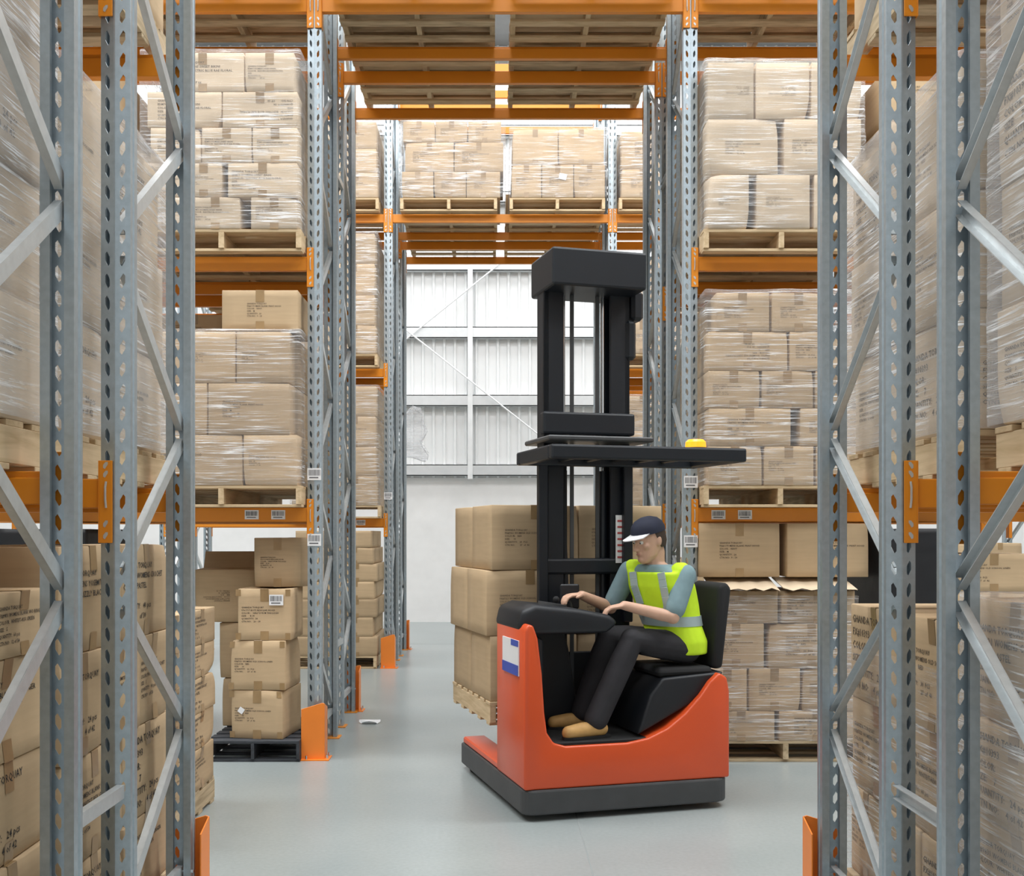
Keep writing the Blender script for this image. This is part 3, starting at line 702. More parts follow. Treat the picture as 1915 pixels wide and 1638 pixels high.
back_load(1156, 1325, 0, [1222, 1160, 1100, 1040], cols(3, 1160, 1320), 'back row floor, behind driver', 'linen', G3, None, 1)
G4 = 'cartons on the back row bridge over the tunnel'
back_load(748, 930, 3, [371, 322, 267, 228], [[(751, 811), (811, 872), (872, 936)], [(757, 849), (849, 942)], [(753, 814), (814, 875), (875, 938)]], 'tilting bridge load above back row', 'blank', G4, 'streaky film round tilting bridge load above back row', 0, second=False)
back_load(953, 1132, 3, [371, 309, 243], [[(956, 1013), (1013, 1073), (1073, 1132)], [(958, 1044), (1044, 1130)]], 'square bridge load above back row', 'blank', G4, 'loose film round square bridge load above back row', 0, second=False, texts=['pastel', None])
# pallets riding on the bridge shelves and the third shelves (only their undersides show) with the cartons they carry
def over(x, y, z, kind, lab, n=2):
    pallet(x, y, z + .001, 'pallet with worn boards %s' % lab, kind)
    for i in (-1, 1):
        carton(x + i * .29, y, z + .001 + PH, .57, 1.14, .42, 'carton at %s side of pallet %s' % ('driver-facing' if i < 0 else 'other', lab), 'cartons seen from below on the bridge shelves', None, 0, 1, .004)
for nm_, half in (('C', 'camera-side bridge shelf of middle row'), ('D', 'far bridge shelf of middle row'), ('F', 'far bridge shelf of back row')):
    for i, (x, lab) in enumerate(((-.60, 'over empty floor'), (.68, 'over truck'))):
        over(x, RY[nm_] + FD / 2, L(3), ('oldpine', 'pine')[(i + (nm_ == 'D')) % 2], '%s, %s' % (lab, half))
for s in (-1, 1):
    for j, X in enumerate((s * 2.0 + .035, s * 3.22 + .035)):
        over(X, RY['C'] + FD / 2, L(3), ('oldpine', 'pine')[j], '%s tunnel, third shelf, middle row, %s' % (('beside', 'one pallet from')[j], SIDE[s].replace('the ', '')))

pallet(5.8, 13.4, 0, 'pallet under far stack in outer bay of back row, behind driver', 'pine', w=1.1)
for k in range(5):
    for i in (-1, 1):
        carton(5.8 + i * .27, 13.2, PH + k * .27, .53, .6, .265, 'carton of far stack, back row outer bay behind driver, %s, %s' % (layer_name(k, 5), 'tunnel side' if i < 0 else 'outer side'), 'cartons of the far stack', 'blank' if k % 2 else None, 0, 1, .005)
rack_frame(XR + 5.1, RY['E'], 2.645, 'galvanized rack frame two bays from tunnel, camera-side half of back row, behind the driver')
# ---- front row: loads seen side on, printed faces looking into the tunnel
def side_load(s, xf, y0, y1, zs, cols_, nm, group, texts, ink='ink', tsize=.8, soft=.017, tape=1, thick=.5, front_text=False, jitter=.02, col='kraft'):
    rnd = random.Random(int(y0 * 100) + s); n = len(zs) - 1
    for k in range(n):
        c = cols_[k]; h = zs[k + 1] - zs[k]; off = rnd.uniform(-jitter, jitter)
        for i in range(c):
            a, b = y0 + (y1 - y0) * i / c, y0 + (y1 - y0) * (i + 1) / c
            t = texts[(k + i) % len(texts)]
            carton(xf + s * (thick / 2 + abs(off)), (a + b) / 2, zs[k], b - a, thick, h, 'carton %s from camera, %s, %s' % (ORD[i], layer_name(k, n), nm), group, t, (R(90) if s < 0 else R(-90)) + R(rnd.uniform(-1.1, 1.1)), tape, soft, ink, tsize, .2, col=col, gap=.006)
# floor loads
pallet(-1.42 - .58, 4.08, 0, 'pallet on floor of front row far half, opposite driver', 'oldpine')
side_load(-1, -1.42, 3.50, 4.66, [.15, .47, .835, 1.19, 1.56], (2, 2, 3, 2), 'floor stack, front row far half, opposite driver', 'cartons on the front row floor opposite the driver', ('pastel', 'ringer', 'fx', 'jacket'))
pallet(-1.42 - .58, 2.86, 0, 'pallet on floor of front row near half, opposite driver', 'oldpine')
side_load(-1, -1.42, 2.28, 3.44, [.15, .32, .63, .93, 1.235, 1.43], (2, 2, 2, 2, 3), 'floor stack, front row near half, opposite driver', 'cartons on the front row floor opposite the driver', ('ringer', 'singlet', 'ringer', 'fx'))
carton(-1.95, 3.1, 1.432, .5, .6, .22, 'shaded carton lying on floor stack of front row, opposite driver', 'cartons on the front row floor opposite the driver', 'singlet', R(90))
pallet(1.52 + .58, 4.08, 0, 'pallet on floor of front row far half, behind driver', 'oldpine')
side_load(1, 1.52, 3.50, 4.66, [.15, .52, .90, 1.30], (3, 2, 2), 'floor stack, front row far half, behind driver', 'cartons on the front row floor behind the driver', ('fx', 'ringer', 'linen'), ink='ink_soft')
film(1.52, 2.62, 3.50, 4.66, .16, 1.12, 'hazy film on lower floor stack, front row far half behind driver', heavy=False, seed=41, topcover=False)
pallet(1.50 + .58, 2.86, 0, 'pallet on floor of front row near half, behind driver', 'oldpine')
side_load(1, 1.50, 2.28, 3.42, [.15, .42, .72, 1.02, 1.40], (2, 2, 2, 2), 'floor stack, front row near half, behind driver', 'cartons on the front row floor behind the driver', ('fx', 'pastel', 'ringer'), ink='ink_soft')
film(1.50, 2.6, 2.28, 3.42, .16, 1.40, 'thick film on floor stack, front row near half behind driver', heavy=True, seed=44)
# shelf loads
for s, xf_ in ((-1, -1.43), (1, 1.52)):
    sd = 'opposite driver' if s < 0 else 'behind driver'
    for nm_, half in (('A', 'front row near half'), ('B', 'front row far half')):
        xf = xf_ + (.07 if s > 0 and nm_ == 'A' else 0)
        yc = RY[nm_] + FD / 2; y0, y1 = yc - .57, yc + .57; zb = L(1)
        pallet(xf + s * .585, yc, zb + .001, 'pale timber pallet on first shelf, %s, %s' % (half, sd), 'pine', w=1.15, rz=0)
        zb += .001 + PH
        zs = [zb, zb + .40, zb + .80, zb + 1.22] if nm_ == 'B' else [zb, zb + .37, zb + .76, zb + 1.16, zb + 1.5]
        side_load(s, xf, y0, y1, zs, (2, 2, 2, 2)[:len(zs) - 1], 'first shelf, %s, %s' % (half, sd), 'cartons on the front row first shelf %s' % sd, ('fx', 'ringer', 'linen'), ink='ink_soft', tsize=.6, soft=.02, tape=0, col='kraft_pale', jitter=.03)
        # the load's end carton faces the camera between the frames
        x0, x1 = (xf - 1.1, xf) if s < 0 else (xf, xf + 1.1)
        film(x0, x1, y0, y1, zb + .004, zs[-1], 'thick wrinkled film round load, first shelf, %s, %s' % (half, sd), heavy=True, seed=50 + s * 3 + ord(nm_))
    x0, x1 = (xf - 1.15, xf) if s < 0 else (xf, xf + 1.15)
    for nm_, half in (('A', 'front row near half'), ('B', 'front row far half')):
        yc = RY[nm_] + FD / 2
        pallet((x0 + x1) / 2, yc, L(2) + .001, 'dark worn pallet on second shelf, %s, %s' % (half, sd), 'oldpine')
        side_load(s, xf, yc - .56, yc + .56, [L(2) + .001 + PH, L(2) + PH + .45], (2,), 'second shelf, %s, %s' % (half, sd), 'cartons on the front row second shelf', (None,))
# loose stack standing in the aisle at the end of the front row
pallet(-1.70 - .5, 5.88, 0, 'weathered pallet with loose stack, standing in the aisle past front row', 'oldpine', w=1.0, d=1.12)
side_load(-1, -1.675, 5.40, 6.40, [.15, .38, .585, .785, .97, 1.17], (2, 2, 2, 2, 2), 'loose stack in the aisle past front row', 'cartons in the loose aisle stack', ('linen', 'hood', 'fx', 'pastel'), jitter=.03, tsize=.6)

# paper scrap and a scrap of film snagged on a post
mb = MB(); q = [Vector((PX(690, 9.0) + .09 * math.cos(a) * (1 + .3 * math.sin(5 * a)), 9.05 + .05 * math.sin(a), .004 + .012 * (math.sin(3 * a) + 1))) for a in [k * .5236 for k in range(12)]]
mb.add(q, [tuple(range(12))]); mb.add([p + Vector((0, 0, -.003)) for p in q], [tuple(range(11, -1, -1))])
tag(mb.build('paper_scrap', M['white']), 'small white paper scrap lying on the tunnel floor', 'paper scrap')
rnd = random.Random(2); fx, fy, fz = -1.21, 15.02, PZ(812, 14.9)
def scrap(x, y, z):
    n_ = noise.noise_vector(Vector((x * 9, y * 9, z * 6))); return Vector((x * (1.3 - z * .8), y, z)) + n_ * .10
me = grid_box((cuts01(8, .02, -.12, .12), cuts01(5, .02, -.04, .04), [k * .06 - .4 for k in range(12)]), scrap, [M['film_heavy']], 'film_scrap')
o = put('film_scrap', me, None, (fx, fy, fz + .1)); tag(o, 'crumpled clear film scrap snagged on back row post above the floor', 'film scrap')

for o in list(C.objects):
    l = o.get('label', '')
    if l == 'kraft carton second counting away from driver, bottom layer, square bridge load above back row':
        q = MB().box(-.045, .045, 0, .0012, -.035, .035).build('sticker', M['white'], o); q.location = (.06, -.5645, .25); q.rotation_euler = (0, R(12), 0); q['label'] = 'white paper sticker'
    if l.startswith('kraft carton second from tunnel, third layer up, middle row floor, behind'):
        barcode(o, .12, -.2935, .18, .10, .08)
    if l.startswith('carton first from camera, bottom layer, first shelf, front row far half, behind'):
        v_, f_, tw_, th_ = text2d('fx'); me = bpy.data.meshes.new('printed_text'); k_ = .0205
        me.from_pydata([(p[0] * k_, 0, p[1] * k_) for p in v_], [], f_); me.materials.append(M['ink'])
        put('printed_text', me, o, (.285 + .008, -.25 + .035, .225), (0, 0, R(90)))
# ------------------------------------------------------------------ reach truck (local: x along its tail, y towards the forks)
TA = R(15.7); TO = (.148, 5.92, 0)
T = empty('reach_truck', TO, TA)
tag(T, 'orange-red reach truck with black mast carrying a loaded pallet through tunnel', 'forklift')
def arc(cx, cz, r, a0, a1, n): return [(cx + r * math.cos(R(a0 + (a1 - a0) * k / n)), cz + r * math.sin(R(a0 + (a1 - a0) * k / n))) for k in range(n + 1)]
W = 1.27
# dark skirt with the two support arms
plan = arc(.07, .07, .07, 180, 270, 5) + arc(W - .10, .10, .10, 270, 360, 6) + [(W, 1.5), (W - .17, 1.5), (W - .17, .62), (.17, .62), (.17, 1.46), (.14, 1.5), (.03, 1.5), (0, 1.46)]
MB().prism(plan, .035, .175, 'z').build('skirt', M['grey'], T, bevel=.012, seg=2)
MB().prism([(.01, .175), (.165, .175), (.165, .22), (.01, .22)], .5, 1.44, 'y').build('support_arm', M['red'], T, bevel=.01)
MB().prism([(W - .165, .175), (W - .01, .175), (W - .01, .22), (W - .165, .22)], .5, 1.44, 'y').build('support_arm', M['red'], T, bevel=.01)
for x, y, r, w in ((.085, 1.33, .075, .1), (W - .085, 1.33, .075, .1), (.42, .3, .13, .1)):
    MB().tube([(x - w / 2, y, r), (x + w / 2, y, r)], r, 20).build('wheel', M['rubber'], T, smooth=True)
# red shell with the step-in opening
side = [(.005, .175), (W - .005, .175), (W - .005, .68), (W - .02, .76), (W - .07, .79), (W - .13, .74)] + [(1.08, .66), (.98, .56), (.87, .48), (.75, .43), (.62, .41)] + [(.25, .41), (.18, .43), (.14, .49), (.125, .6), (.11, .82), (.085, 1.02), (.06, 1.09), (.03, 1.10), (.005, 1.06)]
MB().prism(side, .01, .58, 'y').build('body_shell', M['red'], T, bevel=.014, seg=3, smooth=True)
MB().box(.12, 1.14, .03, .57, .405, .43).build('floor_mat', M['rubber'], T, bevel=.006)
MB().prism([(.10, .43), (.52, .43), (.44, .9), (.40, 1.06), (.02, 1.06), (.06, .9)], .50, .60, 'y').build('bulkhead', M['dark'], T, bevel=.01)
MB().prism([(.10, .43), (.16, .43), (.16, 1.0), (.05, 1.06), (.03, 1.0)], .14, .5, 'y').build('inner_lining', M['dark'], T, bevel=.01)
# seat pedestal, seat
MB().prism([(.70, .44), (1.02, .60), (1.14, .70), (1.23, .76), (1.25, .79), (.86, .765), (.78, .67)], .05, .56, 'y').build('seat_pedestal', M['dark'], T, bevel=.03, seg=3, smooth=True)
st = empty('seat', (0, 0, 0)); st.parent = T
MB().box(.84, 1.19, .07, .50, .765, .822).build('cushion', M['rubber'], st, bevel=.03, seg=3, smooth=True)
MB().prism([(1.20, .80), (1.27, .80), (1.33, 1.28), (1.29, 1.32), (1.24, 1.29)], .10, .47, 'y').build('backrest', M['rubber'], st, bevel=.025, seg=3, smooth=True)
# console with steering knob and screen
MB().prism([(-.005, 1.06), (.05, 1.03), (.54, 1.03), (.61, 1.09), (.55, 1.135), (.36, 1.172), (.10, 1.20), (.02, 1.17)], .10, .60, 'y').build('console', M['dark'], T, bevel=.03, seg=3, smooth=True)
MB().tube([(.27, .32, 1.165), (.275, .32, 1.195)], .085, 20).build('steering_wheel', M['grey'], T, smooth=True)
MB().ball((.30, .33, 1.215), .02).build('steering_knob', M['rubber'], T, smooth=True)
MB().box(.36, .48, .42, .44, 1.15, 1.30).build('display_screen', M['dark'], T, bevel=.008)
MB().tube([(.42, .38, 1.13), (.40, .38, 1.20)], .012, 8).build('control_lever', M['grey'], T, smooth=True)
# labels on the side of the pillar
lb = MB().box(-.004, .0035, .10, .42, .80, 1.0).build('data_label', M['white'], T); lb['label'] = 'white and blue notice'
MB().box(-.006, -.0035, .10, .42, .80, .86).build('blue_band', M['blue'], lb)
MB().box(-.006, -.0035, .10, .24, .965, 1.0).build('blue_tab', M['blue'], lb)
# overhead guard on two posts
gr = empty('overhead_guard', (0, 0, 0)); gr.parent = T
mb = MB(); z0, z1 = 2.02, 2.10
mb.box(.14, 1.34, -.06, .0, z0, z1); mb.box(.14, 1.34, .56, .62, z0, z1); mb.box(.14, .20, 0, .56, z0, z1); mb.box(1.28, 1.34, 0, .56, z0, z1)
mb.build('rim', M['mast'], gr, bevel=.012, seg=2)
for k in range(6): MB().box(.22 + k * .17, .25 + k * .17, -.0, .56, z0 + .025, z1 - .01).build('roof_bar', M['mast'], gr, bevel=.005)
for x in (.30, .86): MB().prism([(x - .03, 1.05), (x + .03, 1.05), (x + .03, 2.03), (x - .03, 2.03)], .565, .615, 'y').build('post', M['mast'], gr, bevel=.006)
bc = MB().tube([(1.10, .12, z1), (1.10, .12, z1 + .012)], .068, 20).build('beacon_base', M['dark'], T, smooth=True)
MB().tube([(1.10, .12, z1 + .012), (1.10, .12, z1 + .045), (1.10, .12, z1 + .06)], [.062, .06, .045], 20).build('beacon_lens', M['amber'], bc, smooth=True)
# mast
ms = empty('mast', (0, 0, 0)); ms.parent = T
for x0, x1 in ((.32, .45), (.76, .89)):
    s = 1 if x0 < .6 else -1; o_ = x0 if s > 0 else x1
    mb = MB(); mb.box(min(o_, o_ + s * .035), max(o_, o_ + s * .035), .62, .76, .12, 3.22)
    mb.box(x0, x1, .62, .645, .12, 3.22); mb.box(x0, x1, .735, .76, .12, 3.22); mb.build('outer_channel', M['mast'], ms, bevel=.004)
    xi = o_ + s * .06
    MB().box(xi - .025, xi + .045 if s > 0 else xi + .025, .655, .725, .30, 3.28).build('inner_channel', M['mast'], ms, bevel=.004)
    MB().tube([(o_ + s * .15, .70, .2), (o_ + s * .15, .70, 2.0)], .028, 12).build('lift_cylinder', M['mast'], ms, smooth=True)
    MB().tube([(o_ + s * .15, .70, 2.0), (o_ + s * .15, .70, 3.15)], .016, 10).build('cylinder_rod', M['chrome'], ms, smooth=True)
    MB().box(o_ + s * .20 - .012, o_ + s * .20 + .012, .665, .675, .6, 3.18).build('lift_chain', M['grey'], ms)
for z0_, z1_, y0_, y1_, nm_ in ((3.10, 3.33, .42, .86, 'crosshead'), (2.22, 2.36, .60, .68, 'cross_tie'), (1.35, 1.45, .61, .68, 'cross_tie'), (.14, .30, .61, .76, 'cross_tie')):
    MB().box(.31, .92, y0_, y1_, z0_, z1_).build(nm_, M['mast'], ms, bevel=.015, seg=2)
MB().box(.28, .96, .40, .90, 2.165, 2.195).build('hose_tray', M['grey'], ms, bevel=.008)
MB().box(.90, .98, .6, .74, 2.95, 3.14).build('hose_pulley_bracket', M['mast'], ms, bevel=.02)
MB().box(.86, .93, .6, .74, 2.7, 2.95).build('hose_guide', M['mast'], ms, bevel=.02)
MB().tube([(.47, .64, 2.2), (.46, .66, 1.8), (.47, .62, 1.2)], .014, 8).build('hydraulic_hose', M['rubber'], ms, smooth=True)
# load plate on the mast seen beside the driver
pl = MB().box(.79, .90, .605, .612, 1.42, 1.72).build('rating_plate', M['white'], ms); pl['label'] = 'white plate with red lines'
mb = MB()
for k in range(7): mb.box(.80, .89, .603, .6045, 1.45 + k * .038, 1.462 + k * .038)
mb.build('printed_lines', simple('red_print', (.5, .08, .08), .6), pl)
# carriage and forks
fk = empty('fork_carriage', (0, 0, 0)); fk.parent = T
MB().box(.30, .93, .775, .81, .32, .85).build('carriage_plate', M['mast'], fk, bevel=.006)
for x in (.38, .79):
    MB().prism([(.815, .80), (.855, .80), (.855, .45), (1.70, .425), (1.75, .415), (1.75, .405), (.87, .405), (.815, .42)], x - .05, x + .05, 'x').build('fork', M['grey'], fk, bevel=.004)

def TL(u, v, z=0.0):
    c, s = math.cos(TA), math.sin(TA); return (TO[0] + c * u - s * v, TO[1] + s * u + c * v, z)
# the pallet on the forks and its twelve cartons: the bottom boards hang beside the forks
FZ = .405
p_ = pallet(*TL(.635, 1.385, FZ - .02), 'pale pallet carried on the truck forks', 'pine', w=1.18, d=1.02, rz=TA)
for k in range(3):
    for i in range(2):
        for j in range(2):
            x = .045 + .295 + .59 * i + (0, -.025, .01)[k]; y = .885 + .25 + .5 * j
            lab = 'plain carton on truck forks, %s layer, %s column, %s' % (('bottom', 'middle', 'top')[k], ('outer', 'driver-side')[i], ('against the mast', 'at fork tips')[j])
            carton(*TL(x, y, FZ - .02 + PH + k * .418), .59, .50, .417, lab, 'cartons carried by the truck', 'linen' if i == 0 else 'hood', TA if i else TA - R(90) if False else TA, 1, .006, 'ink_soft', .5, .3)

# ------------------------------------------------------------------ driver (same local frame as the truck)
Pn = empty('person', TO, TA); tag(Pn, 'driver in yellow hi-vis vest and dark cap seated on the reach truck', 'person')
def voxel(mb, name, mt, parent, vs=.008, smooth=6):
    me = mb.mesh(name, mt); o = bpy.data.objects.new('tmp', me); C.objects.link(o)
    m = o.modifiers.new('r', 'REMESH'); m.mode = 'VOXEL'; m.voxel_size = vs; m.use_smooth_shade = True
    m = o.modifiers.new('s', 'SMOOTH'); m.iterations = smooth; m.factor = .5
    bpy.context.view_layer.update()
    r = bpy.data.meshes.new_from_object(o.evaluated_get(bpy.context.evaluated_depsgraph_get())); r.name = name
    bpy.data.objects.remove(o)
    r.materials.clear(); r.materials.append(M[mt] if isinstance(mt, str) else mt)
    r.polygons.foreach_set('use_smooth', [True] * len(r.polygons))
    return put(name, r, parent)
def limb(mb, pts, rs, n=14, sub=4):
    P = [Vector(p) for p in pts]; q = []; rr = []
    for i in range(len(P) - 1):
        for k in range(sub):
            t = k / sub; q.append(P[i].lerp(P[i + 1], t)); rr.append(rs[i] + (rs[i + 1] - rs[i]) * t)
    q.append(P[-1]); rr.append(rs[-1]); mb.tube(q, rr, n)
    mb.ball(P[0], rs[0]); mb.ball(P[-1], rs[-1])
    for p, r_ in list(zip(P, rs))[1:-1]: mb.ball(p, r_ * .98)
def torso(mb, secs, n=24):
    """secs: (centre, facing angle, half width, half depth)"""
    rings = []
    for c, a, hw, hd in secs:
        fwd = Vector((math.cos(a), math.sin(a), 0)); lat = Vector((-fwd.y, fwd.x, 0)); r = []
        for k in range(n):
            t = 2 * math.pi * k / n; x, y = math.cos(t), math.sin(t)
            sx = math.copysign(abs(x) ** .8, x); sy = math.copysign(abs(y) ** .8, y)
            r.append(Vector(c) + lat * (sx * hw) + fwd * (sy * hd))
        rings.append(r)
    mb.loft(rings)
fa = R(200); fb = R(214)
secs = [((1.05, .275, .885), fa, .165, .115), ((1.045, .275, .96), fa, .17, .125), ((1.02, .275, 1.06), fa, .155, .115), ((.985, .275, 1.18), fb, .165, .12), ((.95, .275, 1.29), fb, .18, .115), ((.925, .275, 1.375), fb, .175, .095), ((.91, .275, 1.42), fb, .10, .075), ((.90, .272, 1.45), fb, .058, .06)]
SL, SR = Vector((1.035, .125, 1.36)), Vector((.80, .41, 1.375))
EL, ER = Vector((.93, .07, 1.115)), Vector((.70, .47, 1.15))
WL_, WR_ = Vector((.655, .14, 1.185)), Vector((.475, .37, 1.235))
HD = Vector((.862, .255, 1.565)); ha = R(195)
def head(mb):
    f = Vector((math.cos(ha), math.sin(ha), 0)); lat = Vector((-f.y, f.x, 0)); pit = R(14)
    fwd = (f * math.cos(pit) - Vector((0, 0, 1)) * math.sin(pit)); up = (Vector((0, 0, 1)) * math.cos(pit) + f * math.sin(pit))
    def Pt(a, b, c): return HD + fwd * a + lat * b + up * c
    rows = [(-.125, .055, .035, .03), (-.112, .050, .045, .045), (-.085, .03, .066, .062), (-.05, .012, .085, .068), (-.01, 0, .095, .074), (.03, -.004, .098, .077), (.07, -.008, .092, .074), (.10, -.010, .072, .06), (.118, -.012, .04, .035)]
    rings = []
    for z, sh, rf, rl in rows: rings.append([Pt(sh + rf * math.sin(2*math.pi*k/18), rl * math.cos(2*math.pi*k/18), z) for k in range(18)])
    mb.loft(rings)
    for a, b, c, r in ((.098, 0, .0, .012), (.108, 0, -.016, .014), (.116, 0, -.03, .015), (.104, .012, -.036, .010), (.104, -.012, -.036, .010)): mb.ball(Pt(a, b, c), r)
    for s_ in (-1, 1):
        mb.ball(Pt(.075, .032 * s_, .026), .020, .024, .010); mb.ball(Pt(.066, .045 * s_, -.02), .022)
        mb.ball(Pt(-.012, .078 * s_, -.008), .018, .010, .030)
    mb.ball(Pt(.085, 0, -.098), .022, .026, .02); mb.ball(Pt(.092, 0, -.062), .014, .026, .012)
    limb(mb, [(.905, .275, 1.40), Pt(-.03, 0, -.075)], [.062, .056])
    return Pt, fwd, lat, up
def hand(mb, wrist, d, palm_n, side):
    """d: forward direction of the hand, palm_n: back-of-hand normal, side: +1/-1 where the thumb leaves"""
    d = d.normalized(); n_ = (palm_n - d * palm_n.dot(d)).normalized(); l = d.cross(n_) * side
    pc = wrist + d * .045
    mb.loft([[wrist + d * t + l * (w * math.cos(2*math.pi*k/12)) + n_ * (h * math.sin(2*math.pi*k/12)) for k in range(12)] for t, w, h in ((-.02, .027, .020), (.0, .029, .019), (.03, .038, .017), (.065, .042, .015), (.088, .040, .012))])
    for i, (o_, ln) in enumerate(((.029, .068), (.010, .078), (-.010, .073), (-.029, .057))):
        b0 = wrist + d * .082 + l * o_; b1 = b0 + (d * .82 - n_ * .35 + l * o_ * 1.5).normalized() * ln * .45
        b2 = b1 + (d * .55 - n_ * .75).normalized() * ln * .33; b3 = b2 + (d * .2 - n_ * .9).normalized() * ln * .25
        limb(mb, [b0, b1, b2, b3], [.0098, .0092, .0085, .0075], 8, 3)
    t0 = wrist + d * .022 + l * .030; t1 = t0 + (d * .6 + l * .75).normalized() * .036; t2 = t1 + (d * .9 + l * .25 - n_ * .25).normalized() * .030
    limb(mb, [t0, t1, t2], [.014, .0115, .0095], 8, 3)
mb = MB(); torso(mb, [(c, a, w - .02, d - .02) for c, a, w, d in secs])
Pt, fwd, lat, up = head(mb)
limb(mb, [SL, EL, WL_], [.050, .041, .028]); limb(mb, [SR, ER, WR_], [.050, .041, .028])
mb2 = mb
hand(mb, WL_, Vector((-.22, .04, -.035)), Vector((0, 0, 1)), 1); hand(mb, WR_, Vector((-.2, -.04, .0)), Vector((0, 0, 1)), -1)
HL, HR_ = Vector((1.06, .18, .925)), Vector((1.03, .365, .925)); KL, KR = Vector((.70, .13, .985)), Vector((.66, .40, .985)); AL, AR = Vector((.47, .12, .53)), Vector((.50, .42, .53))
limb(mb, [HL, KL, AL], [.075, .05, .038]); limb(mb, [HR_, KR, AR], [.075, .05, .038])
voxel(mb, 'body', M['skin'], Pn, .0055, 3)
for s_ in (-1, 1):
    e = MB().ball(Pt(.083, .031 * s_, .006), .0125).build('eye', M['eye'], Pn, smooth=True)
    MB().ball(Pt(.0925, .031 * s_, .004), .0055).build('iris', M['iris'], e, smooth=True)
MB().ball(Pt(.101, 0, -.064), .009, .024, .007).build('lips', M['lip'], Pn, smooth=True)
# hair below the cap, cap with a peak
mb = MB(); rings = []
for z, rf, rl, sh in ((-.05, .05, .066, -.045), (-.02, .075, .078, -.035), (.02, .09, .082, -.022), (.06, .10, .082, -.014)):
    rings.append([Pt(sh + rf * math.sin(t), rl * math.cos(t), z) for t in [math.pi + math.pi * k / 12 - .25 + .5 * k / 12 for k in range(13)]] + [Pt(sh * .5, 0, z)])
mb.loft(rings); mb.build('hair', M['hair'], Pn, smooth=True)
cap = empty('cap', (0, 0, 0)); cap.parent = Pn
mb = MB(); mb.loft([[Pt(-.004 + rf * math.sin(2*math.pi*k/20), rl * math.cos(2*math.pi*k/20), z) for k in range(20)] for z, rf, rl in ((.045, .112, .089), (.07, .113, .09), (.10, .10, .082), (.125, .075, .062), (.14, .035, .03))]); mb.build('crown', M['navy'], cap, smooth=True)
mb = MB(); v1 = [Pt(.10 * math.cos(t) * .98 + .0, .088 * math.sin(t), .05) for t in [-1.1 + 2.2 * k / 10 for k in range(11)]]; v2 = [Pt(.07 + .11 * math.cos(t), .075 * math.sin(t), .034) for t in [-1.35 + 2.7 * k / 10 for k in range(11)]]
vs = v1 + v2; up_ = [p + up * .005 for p in vs]
mb.add(vs + up_, [(k, k+1, 12+k, 11+k) for k in range(10)] + [(22+k, 33+k, 34+k, 23+k) for k in range(10)] + [(11+k, 12+k, 34+k, 33+k) for k in range(10)]); mb.build('peak', M['white'], cap, smooth=True)['label'] = 'pale cap peak'
# clothes
mb = MB(); torso(mb, [(secs[0][0], fa, .172, .125), (secs[1][0], fa, .178, .132)]); limb(mb, [HL, KL, (AL + Vector((0, 0, .0)))], [.098, .074, .070]); limb(mb, [HR_, KR, AR], [.098, .074, .070])
voxel(mb, 'trousers', M['trousers'], Pn, .009, 4)
mb = MB(); torso(mb, [(c, a, w + .004, d + .004) for c, a, w, d in secs[1:-1]]); limb(mb, [SL, SL.lerp(EL, .80)], [.066, .060]); limb(mb, [SR, SR.lerp(ER, .80)], [.066, .060])
voxel(mb, 'shirt', M['shirt'], Pn, .009, 4)
mb = MB(); torso(mb, [(c, a, w * 1.05 + .02, d + .026) for c, a, w, d in secs[0:-2]]); mb.ball(SL + Vector((-.02, .02, .01)), .068); mb.ball(SR + Vector((.02, -.02, .01)), .068)
voxel(mb, 'vest', M['vest'], Pn, .009, 4)
def band(t0, t1, grow):
    a0, a1 = secs[t0], secs[t1]; n = 28; rings = []
    for (c, a, w, d), k in ((a0, 0), (a0, 1), (a1, 2)): pass
    def sec(q):
        i = int(q); f_ = q - i; A, B = secs[i], secs[min(i + 1, len(secs) - 1)]
        return (Vector(A[0]).lerp(Vector(B[0]), f_), A[1] + (B[1] - A[1]) * f_, A[2] + (B[2] - A[2]) * f_ + grow, A[3] + (B[3] - A[3]) * f_ + grow + .004)
    return [sec(q) for q in grow_q]
for qs in ((1.95, 2.2, 2.45),):
    grow_q = qs; mb = MB(); torso(mb, band(1, 2, .031), 28); mb.build('reflective_band', M['silver'], Pn, smooth=True)
for A_ in (.32, -.32):                                              # vertical bands over the chest
    mb = MB(); pts = []
    for q in (2.4, 3, 3.5, 4, 4.5, 5.0):
        i = int(q); f_ = q - i; a_ = secs[i]; b_ = secs[i + 1]; c = Vector(a_[0]).lerp(Vector(b_[0]), f_); an = a_[1] + (b_[1] - a_[1]) * f_; w = a_[2] + (b_[2] - a_[2]) * f_; d = a_[3] + (b_[3] - a_[3]) * f_
        f2 = Vector((math.cos(an), math.sin(an), 0)); l2 = Vector((-f2.y, f2.x, 0)); pts.append(c + l2 * (A_ / .32 * w * .56) + f2 * (d + .026))
    for a_, b_ in zip(pts[:-1], pts[1:]): mb.bar(a_, b_, .05, .008, Vector((-math.sin(fb), math.cos(fb), 0)))
    mb.build('reflective_band', M['silver'], Pn, bevel=.002)
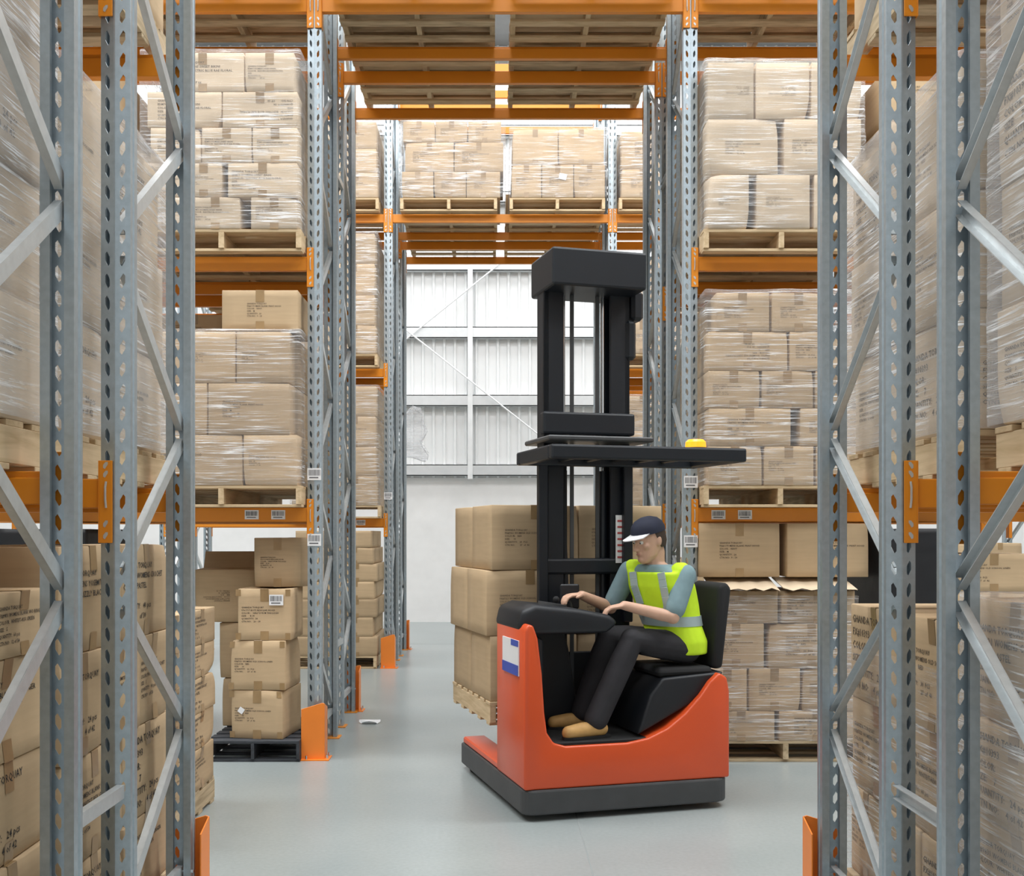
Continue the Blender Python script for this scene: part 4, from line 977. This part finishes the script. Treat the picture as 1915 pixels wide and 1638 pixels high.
for A_, tx in ((AL, Vector((-1, -.15, 0))), (AR, Vector((-1, .05, 0)))):
    mb = MB(); tx = tx.normalized(); h0 = A_ + Vector((.03, 0, -.03))
    limb(mb, [A_ + Vector((0, 0, .03)), A_ + Vector((0, 0, -.04))], [.047, .050])
    limb(mb, [h0 + Vector((0, 0, -.02)), h0 + tx * .12 + Vector((0, 0, -.022)), h0 + tx * .21 + Vector((0, 0, -.03))], [.044, .046, .040])
    o = voxel(mb, 'boot', M['boot'], Pn, .008, 3)
    fz = .431
    for v_ in o.data.vertices: v_.co.z = max(v_.co.z, fz + .012)
    MB().prism([((h0 + tx * t_ + Vector((-tx.y, tx.x, 0)) * w_).x, (h0 + tx * t_ + Vector((-tx.y, tx.x, 0)) * w_).y) for t_, w_ in ((-.05, .03), (-.05, -.03), (.1, -.045), (.2, -.04), (.245, -.015), (.245, .015), (.2, .04), (.1, .045))], fz, fz + .016, 'z').build('sole', M['rubber'], o)

# ------------------------------------------------------------------ light: ceiling panels over the aisles and added fill behind the camera
def area(x, y, z, sx, sy, power, rot=(0, 0, 0), col=(.97, .99, 1)):
    l = bpy.data.lights.new('ceiling_or_fill_panel', 'AREA'); l.shape = 'RECTANGLE'; l.size = sx; l.size_y = sy; l.energy = power; l.color = col
    o = bpy.data.objects.new('ceiling_or_fill_panel', l); C.objects.link(o); o.location = (x, y, z); o.rotation_euler = rot; return o
for y, p, w in ((-2.2, 70, 5), (1.2, 200, 2.0), (6.1, 425, 2.6), (11.2, 225, 2.8), (17.2, 225, 3.4)):
    for x in (-6.5, 0, 6.5): area(x, y, 10.2, 5.5, w, p)
for x in (-8, -3, 2, 7): area(x, -5.5, 4.5, 4.0, 5.0, 14, (R(90), 0, 0), (.95, .98, 1))         # unseen fill lamps added behind the camera, as if from roller doors
wd = bpy.data.worlds.new('World'); bpy.context.scene.world = wd; wd.use_nodes = True
wd.node_tree.nodes['Background'].inputs['Color'].default_value = (.9, .95, 1, 1); wd.node_tree.nodes['Background'].inputs['Strength'].default_value = .2

# ------------------------------------------------------------------ camera
cam = bpy.data.cameras.new('camera'); cam.sensor_fit = 'HORIZONTAL'; cam.sensor_width = 36; cam.lens = F / 1915 * 36
cam.shift_x = (957.5 - CX) / 1915; cam.shift_y = (CY - 819) / 1915; cam.clip_start = .05; cam.clip_end = 100
co = bpy.data.objects.new('camera', cam); C.objects.link(co); co.location = (0, 0, EYE); co.rotation_euler = (R(90), 0, 0)
sc = bpy.context.scene; sc.camera = co
sc.view_settings.view_transform = 'Standard'; sc.view_settings.look = 'None'; sc.view_settings.gamma = 1; sc.view_settings.exposure = 0.62
sc.cycles.max_bounces = 8; sc.cycles.transparent_max_bounces = 16; sc.cycles.diffuse_bounces = 5; sc.cycles.use_denoising = True
